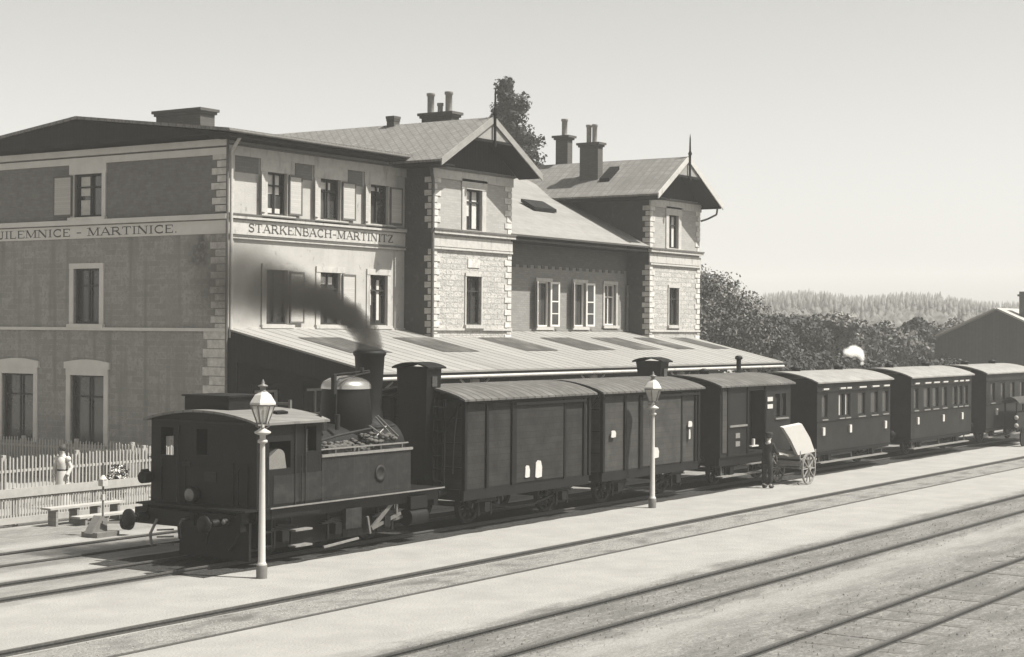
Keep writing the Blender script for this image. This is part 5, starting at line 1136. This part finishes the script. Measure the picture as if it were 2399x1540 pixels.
# ------------------------------------------------------------------ barn, mast, distant hill and forest
BN = thing('barn', (120, 39, 0), 'dark wooden barn with a wide gable at the right edge', 'barn')
m = MB(); m.prism([(120, 30.8, 0), (120, 44.2, 0), (120, 44.2, 4.2), (120, 38.6, 6.7), (120, 30.8, 3.3)], (24, 0, 0)); m.build('walls', M_woodd, BN)
m = MB(); sheet(m, [(119.3, 38.6, 6.75), (119.3, 29.8, 2.8), (145, 29.8, 2.8), (145, 38.6, 6.75)], .12); sheet(m, [(119.3, 38.6, 6.75), (119.3, 45.0, 3.85), (145, 45.0, 3.85), (145, 38.6, 6.75)], .12); m.build('roof', M_barnroof, BN)
m = MB(); m.box(121, 122, 36.3, 37.4, 5.0, 8.05); m.box(120.9, 122.1, 36.2, 37.5, 7.7, 7.85); m.build('chimney', M_chim, BN)
hill = MB(); pts = []; nU = 40
for i in range(nU + 1):
    u = 1500 + 2200 * i / nU
    for D, hz in ((230, 0), (300, 1.5), (380, 4.5), (450, 7.0), (560, 9.0), (640, 9.0)):
        x, y = at(u, D); pts.append((min(x, 770), min(y, 545), hz * (1 + .15 * math.sin(i * .5)) - (.02 if hz == 0 else 0)))
hill.add(pts, [(i * 6 + k, (i + 1) * 6 + k, (i + 1) * 6 + k + 1, i * 6 + k + 1) for i in range(nU) for k in range(5)], True)
tag(hill.build('hill', mat('hill_meadow', 0.112, .2, .2, .95)), 'low wooded hill on the horizon', 'hill', kind='structure')
mb = MB(); r = random.Random(33)
def conifer(x, y, z0, h, w):
    n = 6; vs = []; fs = []; tiers = 5
    a_ = r.random() < .78
    if a_: tiers = 3
    for t in range(tiers):
        zb = z0 + h * (.08 + (.2 if a_ else .18) * t); zt = min(z0 + h * (.72 if a_ else 1), zb + h * .3); rr = w * (1.9 if a_ else 1) * (1 - t / tiers * (.45 if a_ else .85)); o = len(vs); a0 = r.uniform(0, 1)
        vs += [(x + rr * r.uniform(.7, 1.15) * math.cos(a0 + 6.28 * k / n), y + rr * r.uniform(.7, 1.15) * math.sin(a0 + 6.28 * k / n), zb - r.uniform(0, .3)) for k in range(n)] + [(x, y, zt)]
        fs += [(o + k, o + (k + 1) % n, o + n) for k in range(n)]
    mb.add(vs, fs, True)
def hillz(D, i): return (0 if D < 230 else 1.5 * (D - 230) / 70 if D < 300 else 1.5 + 3 * (D - 300) / 80 if D < 380 else 4.5 + 2.5 * (D - 380) / 70 if D < 450 else 7 + 2 * (D - 450) / 110 if D < 560 else 9)
for k in range(9000):
    u = r.uniform(1560, 3300); D = 300 + 290 * r.random() ** .8 ; x, y = at(u, D)
    top = 682 + (max(0, u - 2100) / 300) * 18 - 6 * math.sin(u * .021) + 8 * math.exp(-((u - 1700) / 120) ** 2)
    hmax = 5 + (788 - top) * D / 3930 - hillz(D, 0); h = max(3.5, min(hmax * r.uniform(.80, .94), 15) + (r.uniform(0, 1.0) if r.random() < .06 else 0))
    conifer(x, y, hillz(D, 0) - .5, h, h * r.uniform(.13, .2))
tag(mb.build('forest', M_leaff), 'far spruce forest covering the hill on the horizon', 'forest', kind='stuff')

# ------------------------------------------------------------------ haze
hz = MB(); hz.box(-90, 790, -90, 560, -1.0, 34); HZ = hz.build('haze', vol_mat('haze_air', .0007, (.97, .965, .93, 1), None))
tag(HZ, 'thin pale haze in the air over the whole yard', 'haze', kind='stuff')
